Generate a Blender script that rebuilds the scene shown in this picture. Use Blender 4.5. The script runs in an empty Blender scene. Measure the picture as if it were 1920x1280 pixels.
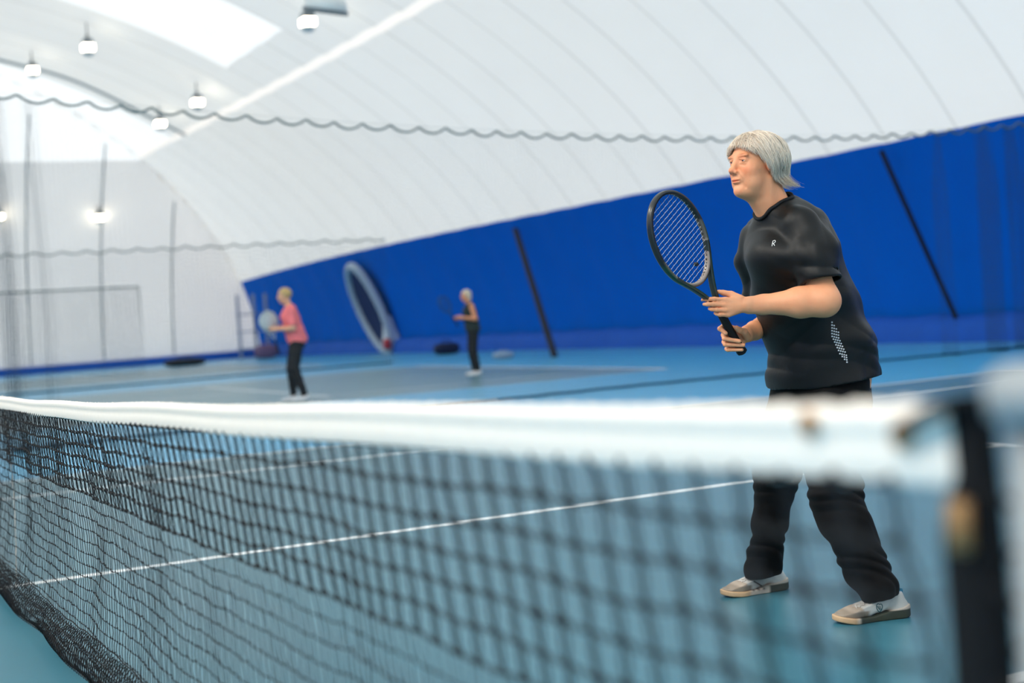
import bpy, math, random
import numpy as np
from mathutils import Matrix, Vector
random.seed(7); RNG = np.random.default_rng(7)
PI = math.pi
# ------------------------------------------------------------------ camera
CAMP = np.array([7.05281, -0.70423, 1.14205])
FW = np.array([-0.89831798, 0.43883265, -0.0212301])
RT = np.array([0.43917808, 0.89559042, -0.07099586])
UP = np.array([0.01214182, 0.07310065, 0.99725066])
FPX = 2609.906
cd = bpy.data.cameras.new('camera'); cam = bpy.data.objects.new('camera', cd)
bpy.context.scene.collection.objects.link(cam)
M3 = Matrix((( RT[0], UP[0], -FW[0]), (RT[1], UP[1], -FW[1]), (RT[2], UP[2], -FW[2])))
cam.matrix_world = Matrix.Translation(Vector(CAMP)) @ M3.to_4x4()
cd.sensor_width = 36.0; cd.lens = FPX / 1920 * 36; cd.clip_start = 0.05; cd.clip_end = 400
cd.dof.use_dof = True; cd.dof.focus_distance = 4.93; cd.dof.aperture_fstop = 1.9
bpy.context.scene.camera = cam
# ------------------------------------------------------------------ daylight on the translucent membrane, exposure
wd = bpy.data.worlds.new('sky'); bpy.context.scene.world = wd; wd.use_nodes = True
wn = wd.node_tree.nodes; wl = wd.node_tree.links
bgn = wn['Background']; bgn.inputs['Strength'].default_value = 2.6
grd = wn.new('ShaderNodeTexCoord'); sep = wn.new('ShaderNodeSeparateXYZ'); rmp = wn.new('ShaderNodeValToRGB')
wl.new(grd.outputs['Generated'], sep.inputs[0]); wl.new(sep.outputs['Z'], rmp.inputs[0]); wl.new(rmp.outputs[0], bgn.inputs['Color'])
rmp.color_ramp.elements[0].position = 0.0; rmp.color_ramp.elements[0].color = (0.80, 0.72, 0.64, 1)
rmp.color_ramp.elements[1].position = 0.9; rmp.color_ramp.elements[1].color = (1.10, 1.0, 0.90, 1)
vs = bpy.context.scene.view_settings
vs.view_transform = 'Standard'; vs.look = 'None'; vs.gamma = 1; vs.use_curve_mapping = False
vs.exposure = 0.22
bpy.context.scene.display_settings.display_device = 'sRGB'
bpy.context.scene.cycles.diffuse_bounces = 6
bpy.context.scene.cycles.transparent_max_bounces = 24

# ------------------------------------------------------------------ helpers
COL = bpy.context.scene.collection
def lin(c):
    return tuple((v/12.92 if v <= 0.04045 else ((v+0.055)/1.055)**2.4) for v in (x/255.0 for x in c)) + (1.0,)
MATS = {}
def mat(name, rgb, rough=0.6, metal=0.0, var=0.06, scale=20.0, bump=0.0, bscale=None, spec=0.5, sheen=0.0, sss=0.0, attr=None, emit=None, rgb2=None):
    m = bpy.data.materials.new(name); m.use_nodes = True; nt = m.node_tree; b = nt.nodes['Principled BSDF']
    c = lin(rgb); N = nt.nodes.new; L = nt.links.new
    tc = N('ShaderNodeTexCoord')
    nz = N('ShaderNodeTexNoise'); nz.inputs['Scale'].default_value = scale; nz.inputs['Detail'].default_value = 5
    L(tc.outputs['Object'], nz.inputs['Vector'])
    mx = N('ShaderNodeMix'); mx.data_type = 'RGBA'; mx.blend_type = 'MIX'
    c2 = lin(rgb2) if rgb2 else tuple(max(0, v*(1+var)) for v in c[:3])+(1,)
    c1 = c if rgb2 else tuple(v*(1-var) for v in c[:3])+(1,)
    mx.inputs['A'].default_value = c1; mx.inputs['B'].default_value = c2
    L(nz.outputs['Fac'], mx.inputs['Factor'])
    out = mx.outputs['Result']
    if attr:
        at = N('ShaderNodeAttribute'); at.attribute_name = attr
        m2 = N('ShaderNodeMix'); m2.data_type = 'RGBA'; m2.blend_type = 'MULTIPLY'; m2.inputs['Factor'].default_value = 1
        L(out, m2.inputs['A']); L(at.outputs['Color'], m2.inputs['B']); out = m2.outputs['Result']
    L(out, b.inputs['Base Color'])
    b.inputs['Roughness'].default_value = rough; b.inputs['Metallic'].default_value = metal
    b.inputs['Specular IOR Level'].default_value = spec
    if sheen: b.inputs['Sheen Weight'].default_value = sheen
    if sss:
        b.inputs['Subsurface Weight'].default_value = sss; b.inputs['Subsurface Radius'].default_value = (0.012, 0.005, 0.003); b.inputs['Subsurface Scale'].default_value = 1.0
    if emit:
        b.inputs['Emission Color'].default_value = lin(emit[0]); b.inputs['Emission Strength'].default_value = emit[1]
    if bump:
        n2 = N('ShaderNodeTexNoise'); n2.inputs['Scale'].default_value = bscale or scale*4; n2.inputs['Detail'].default_value = 4
        L(tc.outputs['Object'], n2.inputs['Vector'])
        bp = N('ShaderNodeBump'); bp.inputs['Strength'].default_value = bump; bp.inputs['Distance'].default_value = 0.002
        L(n2.outputs['Fac'], bp.inputs['Height']); L(bp.outputs['Normal'], b.inputs['Normal'])
    MATS[name] = m
    return m
def tag(o, label=None, cat=None, group=None, kind=None):
    if label: o['label'] = label
    if cat: o['category'] = cat
    if group: o['group'] = group
    if kind: o['kind'] = kind
    return o
def empty(name, loc, label=None, cat=None, group=None):
    o = bpy.data.objects.new(name, None); COL.objects.link(o); o.location = [float(v) for v in loc]; o.empty_display_size = 0.1
    return tag(o, label, cat, group)
def obj(name, V, F, m, parent=None, smooth=True, label=None, kind=None, cols=None, midx=None):
    """V in world coordinates; a child's vertices are stored relative to its root's location"""
    V = np.asarray(V, float)
    off = np.zeros(3); q = parent
    while q is not None: off += np.array(q.location); q = q.parent
    me = bpy.data.meshes.new(name)
    Fa = F
    if isinstance(F, np.ndarray):
        k = F.shape[1]; nf = len(F)
        me.vertices.add(len(V)); me.vertices.foreach_set('co', (V-off).astype(np.float32).ravel())
        me.loops.add(nf*k); me.loops.foreach_set('vertex_index', F.astype(np.int32).ravel())
        me.polygons.add(nf); me.polygons.foreach_set('loop_start', np.arange(0, nf*k, k, dtype=np.int32))
        me.update(calc_edges=True)
    else:
        me.from_pydata((V-off).tolist(), [], [tuple(int(i) for i in f) for f in F]); me.update()
    for mm in (m if isinstance(m, (list, tuple)) else [m]): me.materials.append(mm)
    if smooth: me.polygons.foreach_set('use_smooth', [True]*len(me.polygons))
    if midx is not None: me.polygons.foreach_set('material_index', np.asarray(midx, np.int32))
    if cols is not None:
        a = me.color_attributes.new('col', 'FLOAT_COLOR', 'POINT')
        c4 = np.ones((len(V), 4), np.float32); c4[:, :3] = cols; a.data.foreach_set('color', c4.ravel())
    o = bpy.data.objects.new(name, me); COL.objects.link(o); o.parent = parent
    if label: o['label'] = label
    if kind: o['kind'] = kind
    return o
def px(x, y, dep):
    return CAMP + dep*(FW + RT*((x-960)/FPX) - UP*((y-640)/FPX))
def pxX(x, y, X):
    d = FW + RT*((x-960)/FPX) - UP*((y-640)/FPX); return CAMP + d*((X-CAMP[0])/d[0])
def pxZ(x, y, Z=0.0):
    d = FW + RT*((x-960)/FPX) - UP*((y-640)/FPX); return CAMP + d*((Z-CAMP[2])/d[2])
class MB:
    def __init__(s): s.V = []; s.F = []; s.n = 0
    def add(s, V, F):
        V = np.asarray(V, float); s.V.append(V)
        s.F += [tuple(int(i)+s.n for i in f) for f in F]; s.n += len(V)
    def box(s, c, h, R=None):
        v = np.array([[i, j, k] for i in (-1, 1) for j in (-1, 1) for k in (-1, 1)], float)*np.array(h)
        if R is not None: v = v @ np.asarray(R).T
        s.add(v+np.array(c), [(0,1,3,2),(4,6,7,5),(0,4,5,1),(2,3,7,6),(0,2,6,4),(1,5,7,3)])
    def tube(s, P, r, k=8, cap=True, closed=False, flat=None):
        V, F = tube_arrays(np.asarray(P, float), r, k, closed, flat); s.add(V, F)
        if cap and not closed:
            n = len(P); b = s.n-len(V)
            s.F.append(tuple(b+i for i in range(k))[::-1]); s.F.append(tuple(b+(n-1)*k+i for i in range(k)))
    def lathe(s, prof, c, axis=(0,0,1), k=24):
        a = np.array(axis, float); a /= np.linalg.norm(a)
        t = np.array([1,0,0]) if abs(a[0]) < .9 else np.array([0,1,0]); u = np.cross(a, t); u /= np.linalg.norm(u); w = np.cross(a, u)
        th = np.linspace(0, 2*PI, k, endpoint=False); V = []
        for r, z in prof:
            V += [np.array(c)+a*z+r*(u*math.cos(q)+w*math.sin(q)) for q in th]
        F = [(i*k+j, i*k+(j+1)%k, (i+1)*k+(j+1)%k, (i+1)*k+j) for i in range(len(prof)-1) for j in range(k)]
        s.add(V, F)
    def build(s, name, m, parent=None, smooth=True, **kw):
        return obj(name, np.concatenate(s.V), s.F, m, parent, smooth, **kw)
def tube_arrays(P, r, k=8, closed=False, flat=None):
    n = len(P); r = np.broadcast_to(np.asarray(r, float), (n,))
    T = np.gradient(P, axis=0) if not closed else np.roll(P, -1, 0)-np.roll(P, 1, 0)
    T /= np.linalg.norm(T, axis=1)[:, None]+1e-12
    ref = np.array([0, 0, 1.0]) if abs(T[:, 2]).mean() < .8 else np.array([1.0, 0, 0])
    A = np.cross(T, ref); A /= np.linalg.norm(A, axis=1)[:, None]+1e-12; B = np.cross(T, A)
    th = np.linspace(0, 2*PI, k, endpoint=False)
    fa, fb = (1, 1) if flat is None else flat
    V = P[:, None, :]+r[:, None, None]*(A[:, None, :]*np.cos(th)[None, :, None]*fa+B[:, None, :]*np.sin(th)[None, :, None]*fb)
    m = n if closed else n-1
    F = [(i*k+j, i*k+(j+1)%k, ((i+1)%n)*k+(j+1)%k, ((i+1)%n)*k+j) for i in range(m) for j in range(k)]
    return V.reshape(-1, 3), F
def multi_tubes(paths, r, k=3):
    """many tubes as numpy quads; paths: array (m, n, 3), r scalar or (m,n)"""
    P = np.asarray(paths, float); m, n, _ = P.shape
    T = np.gradient(P, axis=1); T /= np.linalg.norm(T, axis=2)[..., None]+1e-12
    ref = np.where(np.abs(T[..., 2:3]) < .8, np.array([0, 0, 1.0]), np.array([1.0, 0, 0]))
    A = np.cross(T, ref); A /= np.linalg.norm(A, axis=2)[..., None]+1e-12; B = np.cross(T, A)
    th = np.linspace(0, 2*PI, k, endpoint=False); r = np.broadcast_to(np.asarray(r, float), (m, n))
    V = P[:, :, None, :]+r[:, :, None, None]*(A[:, :, None, :]*np.cos(th)[None, None, :, None]+B[:, :, None, :]*np.sin(th)[None, None, :, None])
    i = np.arange(m)[:, None, None]*n*k; j = np.arange(n-1)[None, :, None]*k; q = np.arange(k)[None, None, :]; q1 = (q+1) % k
    F = np.stack([i+j+q, i+j+q1, i+j+k+q1, i+j+k+q], -1).reshape(-1, 4)
    return V.reshape(-1, 3), F
def catmull(P, n=8):
    P = np.asarray(P, float); Q = np.vstack([2*P[0]-P[1], P, 2*P[-1]-P[-2]]); out = []
    for i in range(1, len(Q)-2):
        for t in np.linspace(0, 1, n, endpoint=False):
            a, b, c, d = Q[i-1], Q[i], Q[i+1], Q[i+2]
            out.append(.5*((2*b)+(-a+c)*t+(2*a-5*b+4*c-d)*t*t+(-a+3*b-3*c+d)*t**3))
    out.append(P[-1]); return np.array(out)

# ------------------------------------------------------------------ setting: the air dome
DH, DN, XE, LX, XR = 11.6, 1.8, -51.5, 10.0, 24.0
def Wd(X):
    t = np.clip((-20-np.asarray(X, float))/31.5, 0, 1); return 18.3-2.4*t**1.5
def zband(X):
    t = np.clip((-20-np.asarray(X, float))/31.5, 0, 1); return 3.74-0.55*t**3
def cz(z): return np.maximum(0, 1-np.clip(np.asarray(z, float)/DH, 0, 1)**DN)**(1/DN)
RIB = 1.70
def side_point(X, z, sgn, bulge=True, fade=1.0):
    c = cz(z); Y = Wd(X)*c; Z = z
    if bulge:
        u = ((X+11.1)/RIB) % 1.0; b = 0.13*(1-(2*u-1)**2)*fade
        nz = np.clip(z/DH, 0, 1)**1.2; ny = np.clip(c, 0, 1)**1.2; l = np.sqrt(nz*nz+ny*ny)+1e-9
        Y = Y+b*ny/l; Z = Z+b*nz/l*np.clip(z/1.0, 0, 1)
    return np.stack(np.broadcast_arrays(X, sgn*Y, Z), -1)
def membrane(name, rgb, tr, seam=True, rough=.6):
    m = bpy.data.materials.new(name); m.use_nodes = True; nt = m.node_tree; N = nt.nodes.new; L = nt.links.new
    nt.nodes.remove(nt.nodes['Principled BSDF']); out = nt.nodes['Material Output']
    d = N('ShaderNodeBsdfDiffuse'); t = N('ShaderNodeBsdfTranslucent'); mx = N('ShaderNodeMixShader'); mx.inputs[0].default_value = tr
    L(d.outputs[0], mx.inputs[1]); L(t.outputs[0], mx.inputs[2])
    tc = N('ShaderNodeTexCoord'); nz = N('ShaderNodeTexNoise'); nz.inputs['Scale'].default_value = .6; L(tc.outputs['Object'], nz.inputs['Vector'])
    mc = N('ShaderNodeMix'); mc.data_type = 'RGBA'; c = lin(rgb)
    mc.inputs['A'].default_value = tuple(v*.95 for v in c[:3])+(1,); mc.inputs['B'].default_value = c; L(nz.outputs['Fac'], mc.inputs['Factor'])
    o = mc.outputs['Result']
    if seam:   # the welded double seam tape along each cable
        sp = N('ShaderNodeSeparateXYZ'); L(tc.outputs['Object'], sp.inputs[0])
        a = N('ShaderNodeMath'); a.operation = 'ADD'; a.inputs[1].default_value = 11.1+RIB*50; L(sp.outputs['X'], a.inputs[0])
        b = N('ShaderNodeMath'); b.operation = 'PINGPONG'; b.inputs[1].default_value = RIB/2; L(a.outputs[0], b.inputs[0])
        g = N('ShaderNodeMath'); g.operation = 'LESS_THAN'; g.inputs[1].default_value = 0.035; L(b.outputs[0], g.inputs[0])
        m2 = N('ShaderNodeMix'); m2.data_type = 'RGBA'; L(g.outputs[0], m2.inputs['Factor']); L(o, m2.inputs['A'])
        m2.inputs['B'].default_value = tuple(v*.80 for v in c[:3])+(1,); o = m2.outputs['Result']
    L(o, d.inputs[0]); L(o, t.inputs[0]); L(mx.outputs[0], out.inputs[0])
    return m
M_MEM = membrane('white dome membrane', (236, 240, 240), .25)
M_SKY = membrane('clear daylight panel', (240, 248, 253), .36, seam=False)
M_ENDW = membrane('white end lining', (238, 239, 238), .21, seam=False)
M_BLUE = mat('royal blue lining', (0, 104, 208), rough=.85, var=.05, scale=1.5, bump=.3, bscale=6, spec=.05)
M_BLUE2 = mat('dark blue skirt', (0, 88, 188), rough=.8, var=.1, scale=3)
def grid_mesh(P):
    a, b = P.shape[:2]; i = np.arange(a-1)[:, None]*b; j = np.arange(b-1)[None, :]
    return P.reshape(-1, 3), np.stack([i+j, i+j+1, i+j+b+1, i+j+b], -1).reshape(-1, 4)
XS = np.unique(np.round(np.concatenate([np.arange(XE, XR+.01, .3), [-28.2, -33.6, -43.3, -48.3]]), 3))
SKY = [(-33.6, -28.2), (-48.3, -43.3), (-20.2, -14.3), (-7.3, -1.4), (5.6, 11.5)]  # last three panels lie out of view, added to let in more light
zt = DH*np.sin(np.linspace(.0, PI/2, 34))**(2/DN)
def side_strip(sgn):
    # ceiling rows from the blue band up to the ridge
    f = np.linspace(0, 1, 30)[:, None]
    X = XS[None, :]+0*f
    zb = zband(X); z = zb+(DH-zb)*(1-(1-f)**2.0)
    kr = int(np.argmin(np.abs(z[:, -1]-8.15))); z[kr] = 8.15; z[kr+1] = 8.28
    xm = XE+LX*(1-cz(z)); xr = XR-LX*(1-cz(z))
    Xc = np.minimum(np.maximum(X, xm), xr)
    P = side_point(Xc, z, sgn, fade=np.clip((Xc-xm)/1.5, 0, 1)*np.clip((xr-Xc)/1.5, 0, 1))
    return P, Xc, z, kr
ceilV, ceilF, seamF, n0 = [], [], [], 0; skyF = {i: [] for i in range(len(SKY))}
for sgn in (1, -1):
    P, Xc, z, kr = side_strip(sgn); V, F = grid_mesh(P)
    cx = V[F].mean(1); 
    s = np.full(len(F), -1)
    for i, (a, b) in enumerate(SKY): s[(cx[:, 0] > a) & (cx[:, 0] < b) & (np.abs(cx[:, 1]) < 10.55)] = i
    nc = P.shape[1]-1; rowi = np.arange(len(F))//nc; s[(rowi == kr)] = -2
    seamF.append(F[s == -2]+n0)
    ceilV.append(V); ceilF.append(F[s == -1]+n0)
    for i in skyF: skyF[i].append(F[s == i]+n0)
    n0 += len(V)
CV = np.concatenate(ceilV)
def compact(V, F):
    u, inv = np.unique(F, return_inverse=True); return V[u], inv.reshape(F.shape)
o = obj('ceiling', *compact(CV, np.concatenate(ceilF)), M_MEM, kind='structure')
for i in skyF:
    F = np.concatenate(skyF[i])
    if len(F): obj('window_%d' % (i+1), *compact(CV, F), M_SKY, kind='structure')
# blue lining of the long sides
for sgn, nm in ((1, 'wall_right'), (-1, 'wall_left')):
    f = np.linspace(0, 1, 14)[:, None]; X = XS[None, :]+0*f; z = zband(X)*f
    xm = XE+LX*(1-cz(z)); xr = XR-LX*(1-cz(z)); X = np.minimum(np.maximum(X, xm), xr)
    P = side_point(X, z, sgn, fade=np.clip((X-xm)/1.5, 0, 1)*np.clip((xr-X)/1.5, 0, 1))
    P[..., 1] += sgn*-0.03*np.abs(np.sin(P[..., 0]*PI/1.06))*np.sin(f*PI)      # slack folds of the lining
    obj(nm, *grid_mesh(P), M_BLUE, kind='structure')
# white end walls
for xe, d, nm in ((XE, 1, 'wall_far'), (XR, -1, 'wall_near')):
    rows = np.concatenate([np.linspace(0, 3, 8), 3+5.1*np.linspace(0, 1, 12)[1:], 8.1+(DH-8.1)*(1-(1-np.linspace(0, 1, 16)[1:])**2)])
    ys = np.linspace(-1, 1, 150)
    z = rows[:, None]+0*ys[None, :]; Xb = xe+d*LX*(1-cz(z)); lim = Wd(Xb)*cz(z); Y = np.clip(ys[None, :]*18.4, -lim, lim)
    ub = ((Y+2.1)/2.85) % 1.0
    Xb = Xb-d*(0.16*(1-(2*ub-1)**2))*cz(z)*np.clip(z, 0, 1)*(np.abs(Y) < lim-1e-6)
    V, F = grid_mesh(np.stack([Xb, Y, z], -1)); cen = V[F].mean(1)
    sk = (cen[:, 2] > 8.1) & (np.abs(cen[:, 1]) < 10.65)          # the daylight panel bends down over the end slope
    obj(nm, *compact(V, F[~sk]), M_ENDW, kind='structure'); obj('window_%d' % (6 if d > 0 else 7), *compact(V, F[sk]), M_SKY, kind='structure')
mb = MB(); mb.box((XE+.12, 0, .16), (.12, 15.9, .16)); mb.build('baseboard_far', M_BLUE2, kind='structure', smooth=False)
for sgn, nm in ((1, 'baseboard_right'), (-1, 'baseboard_left')):   # navy rolled skirt at the foot of the blue lining
    Xs = np.arange(XE+1, XR-1, .4); th = np.linspace(0, PI*.5, 8)
    P = np.array([[(x, sgn*(float(Wd(x))-.10-(.34+.04*math.sin(x*2.3)+.03*math.sin(x*5.1))*math.cos(t)), .50*math.sin(t)+.02*math.sin(x*3.7)*math.sin(t)) for t in th] for x in Xs])
    obj(nm, *grid_mesh(P), M_BLUE2, kind='structure')
mb = MB(); mb.box((XR-.12, 0, .16), (.12, 18, .16)); mb.build('baseboard_near', M_BLUE2, kind='structure', smooth=False)
# dark cable seams of the end wall, longitudinal sleeve
mb = MB()
M_SEAM = mat('grey seam webbing', (140, 154, 160), rough=.8)
M_SLV = membrane('brightened sleeve strip', (248, 248, 246), .33, seam=False)
for k in range(-5, 6):
    y = -2.1+2.85*k+2.85*0; 
    zz = [z for z in np.linspace(.4, 9.6, 40) if abs(y) < Wd(XE)*cz(z)-.05]
    if len(zz) > 3: mb.tube([(XE+LX*(1-cz(z))+.04, y, z) for z in zz], .032, 6)
mb.build('trim_1', M_SEAM, kind='structure')
V, F = compact(CV, np.concatenate(seamF))        # brightened sleeve strip along the dome: caught light put into its translucency
obj('trim_2', V, F, M_SLV, kind='structure')
mb = MB()
pts = [(-41.4, y, DH*(1-(abs(y)/float(Wd(-41.4)))**DN)**(1/DN)-.22-.05*math.cos(y*1.3)) for y in np.linspace(-9, 10.9, 60)]
mb.tube(pts, .05, 6); mb.build('trim_3', M_SEAM, kind='structure')

# ------------------------------------------------------------------ floor with the painted courts
def floor_mat(name, rgb, rgb2, rough):
    m = mat(name, rgb, rough=rough, rgb2=rgb2, scale=1.3, spec=.5, bump=.35, bscale=420, sheen=.13)
    m.node_tree.nodes['Principled BSDF'].inputs['Sheen Tint'].default_value = (.75, .97, 1, 1)
    return m
M_COURT = floor_mat('teal acrylic court', (8, 94, 112), (16, 104, 122), .28)
M_RUN = floor_mat('bright blue run-off', (0, 152, 198), (10, 160, 205), .28)
M_LINE = mat('white court paint', (236, 240, 240), rough=.5, var=.05, scale=30)
mb = MB(); mi = []
mb.add([(XE-1, -20, 0), (XR+1, -20, 0), (XR+1, 20, 0), (XE-1, 20, 0)], [(0, 1, 2, 3)]); mi.append(0)
def rect(x0, x1, y0, y1, z, k):
    mb.add([(x0, y0, z), (x1, y0, z), (x1, y1, z), (x0, y1, z)], [(0, 1, 2, 3)]); mi.append(k)
for cx in (0.0, -18.4, -36.8, 18.4):
    if cx > 10: continue
    rect(cx-5.60, cx+5.60, -12.0, 12.0, .0012, 1)
    for x in (-5.485, 5.485): rect(cx+x-.038, cx+x+.038, -11.92, 11.92, .0024, 2)
    for x in (-4.115, 4.115): rect(cx+x-.038, cx+x+.038, -11.8, 11.8, .0024, 2)
    for y in (-6.4, 6.4): rect(cx-4.115, cx+4.115, y-.038, y+.038, .0025, 2)
    rect(cx-.038, cx+.038, -6.4, 6.4, .0024, 2)
    for y in (-11.885, 11.885): rect(cx-5.485, cx+5.485, y-.06, y+.06, .0026, 2)
    for s in (-1, 1): rect(cx-.025, cx+.025, s*11.8-.1, s*11.8+.1, .0027, 2)
o = mb.build('floor', [M_RUN, M_COURT, M_LINE], smooth=False, kind='structure', midx=mi)
# ------------------------------------------------------------------ tennis net in the foreground
M_TWINE = mat('black braided twine', (24, 25, 27), rough=.75, var=.4, scale=900, spec=.35)
M_TAPE = mat('white canvas tape', (246, 236, 222), rough=.85, var=.05, scale=60, bump=.5, bscale=300)
M_STRAP = mat('white centre webbing', (214, 210, 200), rough=.85, scale=200, var=.15)
M_BLKWEB = mat('black canvas edge', (8, 9, 12), rough=.8, var=.2, scale=50, spec=.2)
M_TAN = mat('tan leather tab', (150, 112, 66), rough=.6, var=.2, scale=60)
M_BRASS = mat('brass eyelet', (190, 135, 75), rough=.35, metal=.6)
M_POST = mat('light grey painted post', (150, 154, 154), rough=.5, var=.03)
NX0, NX1 = -6.3, 6.30
def net_top(x):
    x = np.abs(np.asarray(x, float)); return 0.914+0.142*(x/6.3)**1.35
net = empty('tennis_net', (0, 0, 0), 'black knotted tennis net with a white top tape across the foreground', 'tennis net')
CELL = 0.066; NR = 20
xs = np.arange(NX0, NX1+.001, CELL); nv = len(xs)
rows = np.arange(NR+1)
def wob(a, b, c): return .5*np.sin(a)+.3*np.sin(b+1.3)+.2*np.sin(c+.4)
def net_pt(ix, jr):
    """knot position; ix column index (float), jr row index (float, 0 at the tape)"""
    x = NX0+ix*CELL; top = net_top(x)-.058; f = jr/NR
    z = top*(1-f)**1.0*1.0
    z = top-(top-.035)*f
    hang = np.sin(np.pi*np.clip(f, 0, 1))
    y = .012*hang*wob(x*3.1, x*7.7+f*4, x*12)+.006*f*wob(x*5+f*7, x*9, x*15+f*9)+.03*hang
    y = y-f*(.01+.06*np.exp(-(x/1.1)**2)-.03*np.clip((x-1.6)/1.5, 0, 1))
    sx = .016*wob(x*2.3+f*5, x*6.1-f*6, x*9+f*11)*np.clip(f*3, 0, 1)+.05*f*np.sin(x*1.9+2)*.5
    z = z+.006*wob(x*8+f*13, x*17, x*4)*np.clip(f*6, 0, 1)
    return np.stack(np.broadcast_arrays(x+sx, y, z), -1)
IX, JR = np.meshgrid(np.arange(nv), rows, indexing='ij')
K = net_pt(IX, JR)                               # (nv, NR+1, 3)
K = K+RNG.normal(0, 1, K.shape)*np.array([.0020, .0007, .0016])*np.clip(JR, 0, 1)[..., None]
TW = .00145
Vl, Fl, n_ = [], [], 0
def push(V, F):
    global n_
    Vl.append(V); Fl.append(F+n_); n_ += len(V)
DBL = 6
def seg_paths(A, B, off, n=5):
    t = np.linspace(0, 1, n)[None, :, None]; P = A[:, None, :]*(1-t)+B[:, None, :]*t
    return P+off[:, None, :]*np.sin(np.pi*t)
# verticals
for j in range(DBL):
    A, B = K[:, j], K[:, j+1]
    if True:
        for s in (-1, 1):
            off = np.zeros_like(A); off[:, 0] = s*.0045+RNG.normal(0, .0012, len(A)); off[:, 1] = s*.0016+RNG.normal(0, .0006, len(A))
            push(*multi_tubes(seg_paths(A, B, off), TW*1.25, 5))
IX2, JR2 = np.meshgrid(np.arange(0, nv-.99, .5), np.arange(DBL, NR+1), indexing='ij')
K2 = net_pt(IX2, JR2); K2 = K2+RNG.normal(0, 1, K2.shape)*np.array([.0020, .0007, .0016])
K2[::2] = K[:K2[::2].shape[0], DBL:]
for j in range(NR-DBL):
    A, B = K2[:, j], K2[:, j+1]
    off = RNG.normal(0, 1, A.shape)*np.array([.003, .0008, 0]); off[:, 0] += .004*np.sin(np.arange(len(A))*.45+j); off[:, 1] += .0018*np.sin(np.arange(len(A))*.21+j*1.7)
    push(*multi_tubes(seg_paths(A, B, off), TW*.78, 5))
# horizontals
for j in range(NR+1):
    KK = K2[:, j-DBL] if j > DBL else K[:, j]
    A, B = KK[:-1], KK[1:]
    off = np.zeros_like(A); off[:, 2] = -.0025
    if 0 < j <= DBL:
        for s in (-1, 1):
            o2 = off.copy(); o2[:, 2] += s*.003; push(*multi_tubes(seg_paths(A, B, o2, 4), TW, 4))
    else:
        push(*multi_tubes(seg_paths(A, B, off, 4), TW*(.85 if j else 1.6), 4))
# knots
oct_v = np.array([[1,0,0],[-1,0,0],[0,1,0],[0,-1,0],[0,0,1],[0,0,-1],[.7,.7,.0],[-.7,.7,0]], float)[:6]
oct_f = np.array([[0,2,4],[2,1,4],[1,3,4],[3,0,4],[2,0,5],[1,2,5],[3,1,5],[0,3,5]])
import itertools
ico = []
def knots(C, r):
    th = np.linspace(0, 2*PI, 6, endpoint=False); prof = [(.45, -.85), (.95, -.35), (.95, .35), (.45, .85)]
    v = np.array([[p[0]*math.cos(t), p[0]*math.sin(t), p[1]] for p in prof for t in th])
    f = [[i*6+k, i*6+(k+1) % 6, (i+1)*6+(k+1) % 6, (i+1)*6+k] for i in range(3) for k in range(6)]+[[5,4,3,2],[5,2,1,0],[18,19,20,21],[18,21,22,23]]
    f = np.array(f); V = (C[:, None, :]+v[None]*np.asarray(r)[:, None, None]).reshape(-1, 3)
    F = (f[None]+np.arange(len(C))[:, None, None]*len(v)).reshape(-1, 4); return V, F
for j in range(0, NR+1):
    C = K2[:, j-DBL] if j > DBL else K[:, j]; r = (.0060 if j <= DBL else .0030)*(1+RNG.normal(0, .1, len(C)))
    push(*knots(C, r))
obj('netting', np.concatenate(Vl), np.concatenate(Fl), M_TWINE, net, kind='stuff')
# the slack lower hem: doubled netting gathered at the ground with its hem cord
Vl, Fl, n_ = [], [], 0
hx = np.arange(NX0, NX1, .034)
def hy_(X): return -(.01+.065*np.exp(-(X/1.1)**2)-.03*np.clip((X-1.6)/1.5, 0, 1))
for lay, (sh, yo) in enumerate(((.5, -.018), (-.5, -.045), (.25, -.032))):
    t = np.linspace(0, 1, 7)[None, :]
    X = hx[:, None]+sh*.075*t*2+.004*np.sin(hx[:, None]*40+t*8); zt_ = .135+.012*np.sin(hx*3)+.008*np.sin(hx*9+lay)
    Z = .006+zt_[:, None]*(1-t); Y = yo*np.sin(t*PI*.9)-.004*lay+.055*(1-t)*.3+.01*np.sin(hx[:, None]*6)*t+hy_(hx)[:, None]
    push(*multi_tubes(np.stack([X, Y, Z], -1), .0013, 4))
for f in (.0, .3, .62, 1.0):
    X = np.arange(NX0, NX1, .05)[None, :]; Z = .010+(.135+.012*np.sin(X*3))*(1-f)+.003*np.sin(X*25); Y = -.03*math.sin(f*PI*.9)+.0165*(1-f)+.01*np.sin(X*6)*f+hy_(X)
    push(*multi_tubes(np.stack(np.broadcast_arrays(X, Y, Z), -1), .0022 if f < 1 else .0045, 5))
obj('hem', np.concatenate(Vl), np.concatenate(Fl), M_TWINE, net, kind='stuff')
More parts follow.
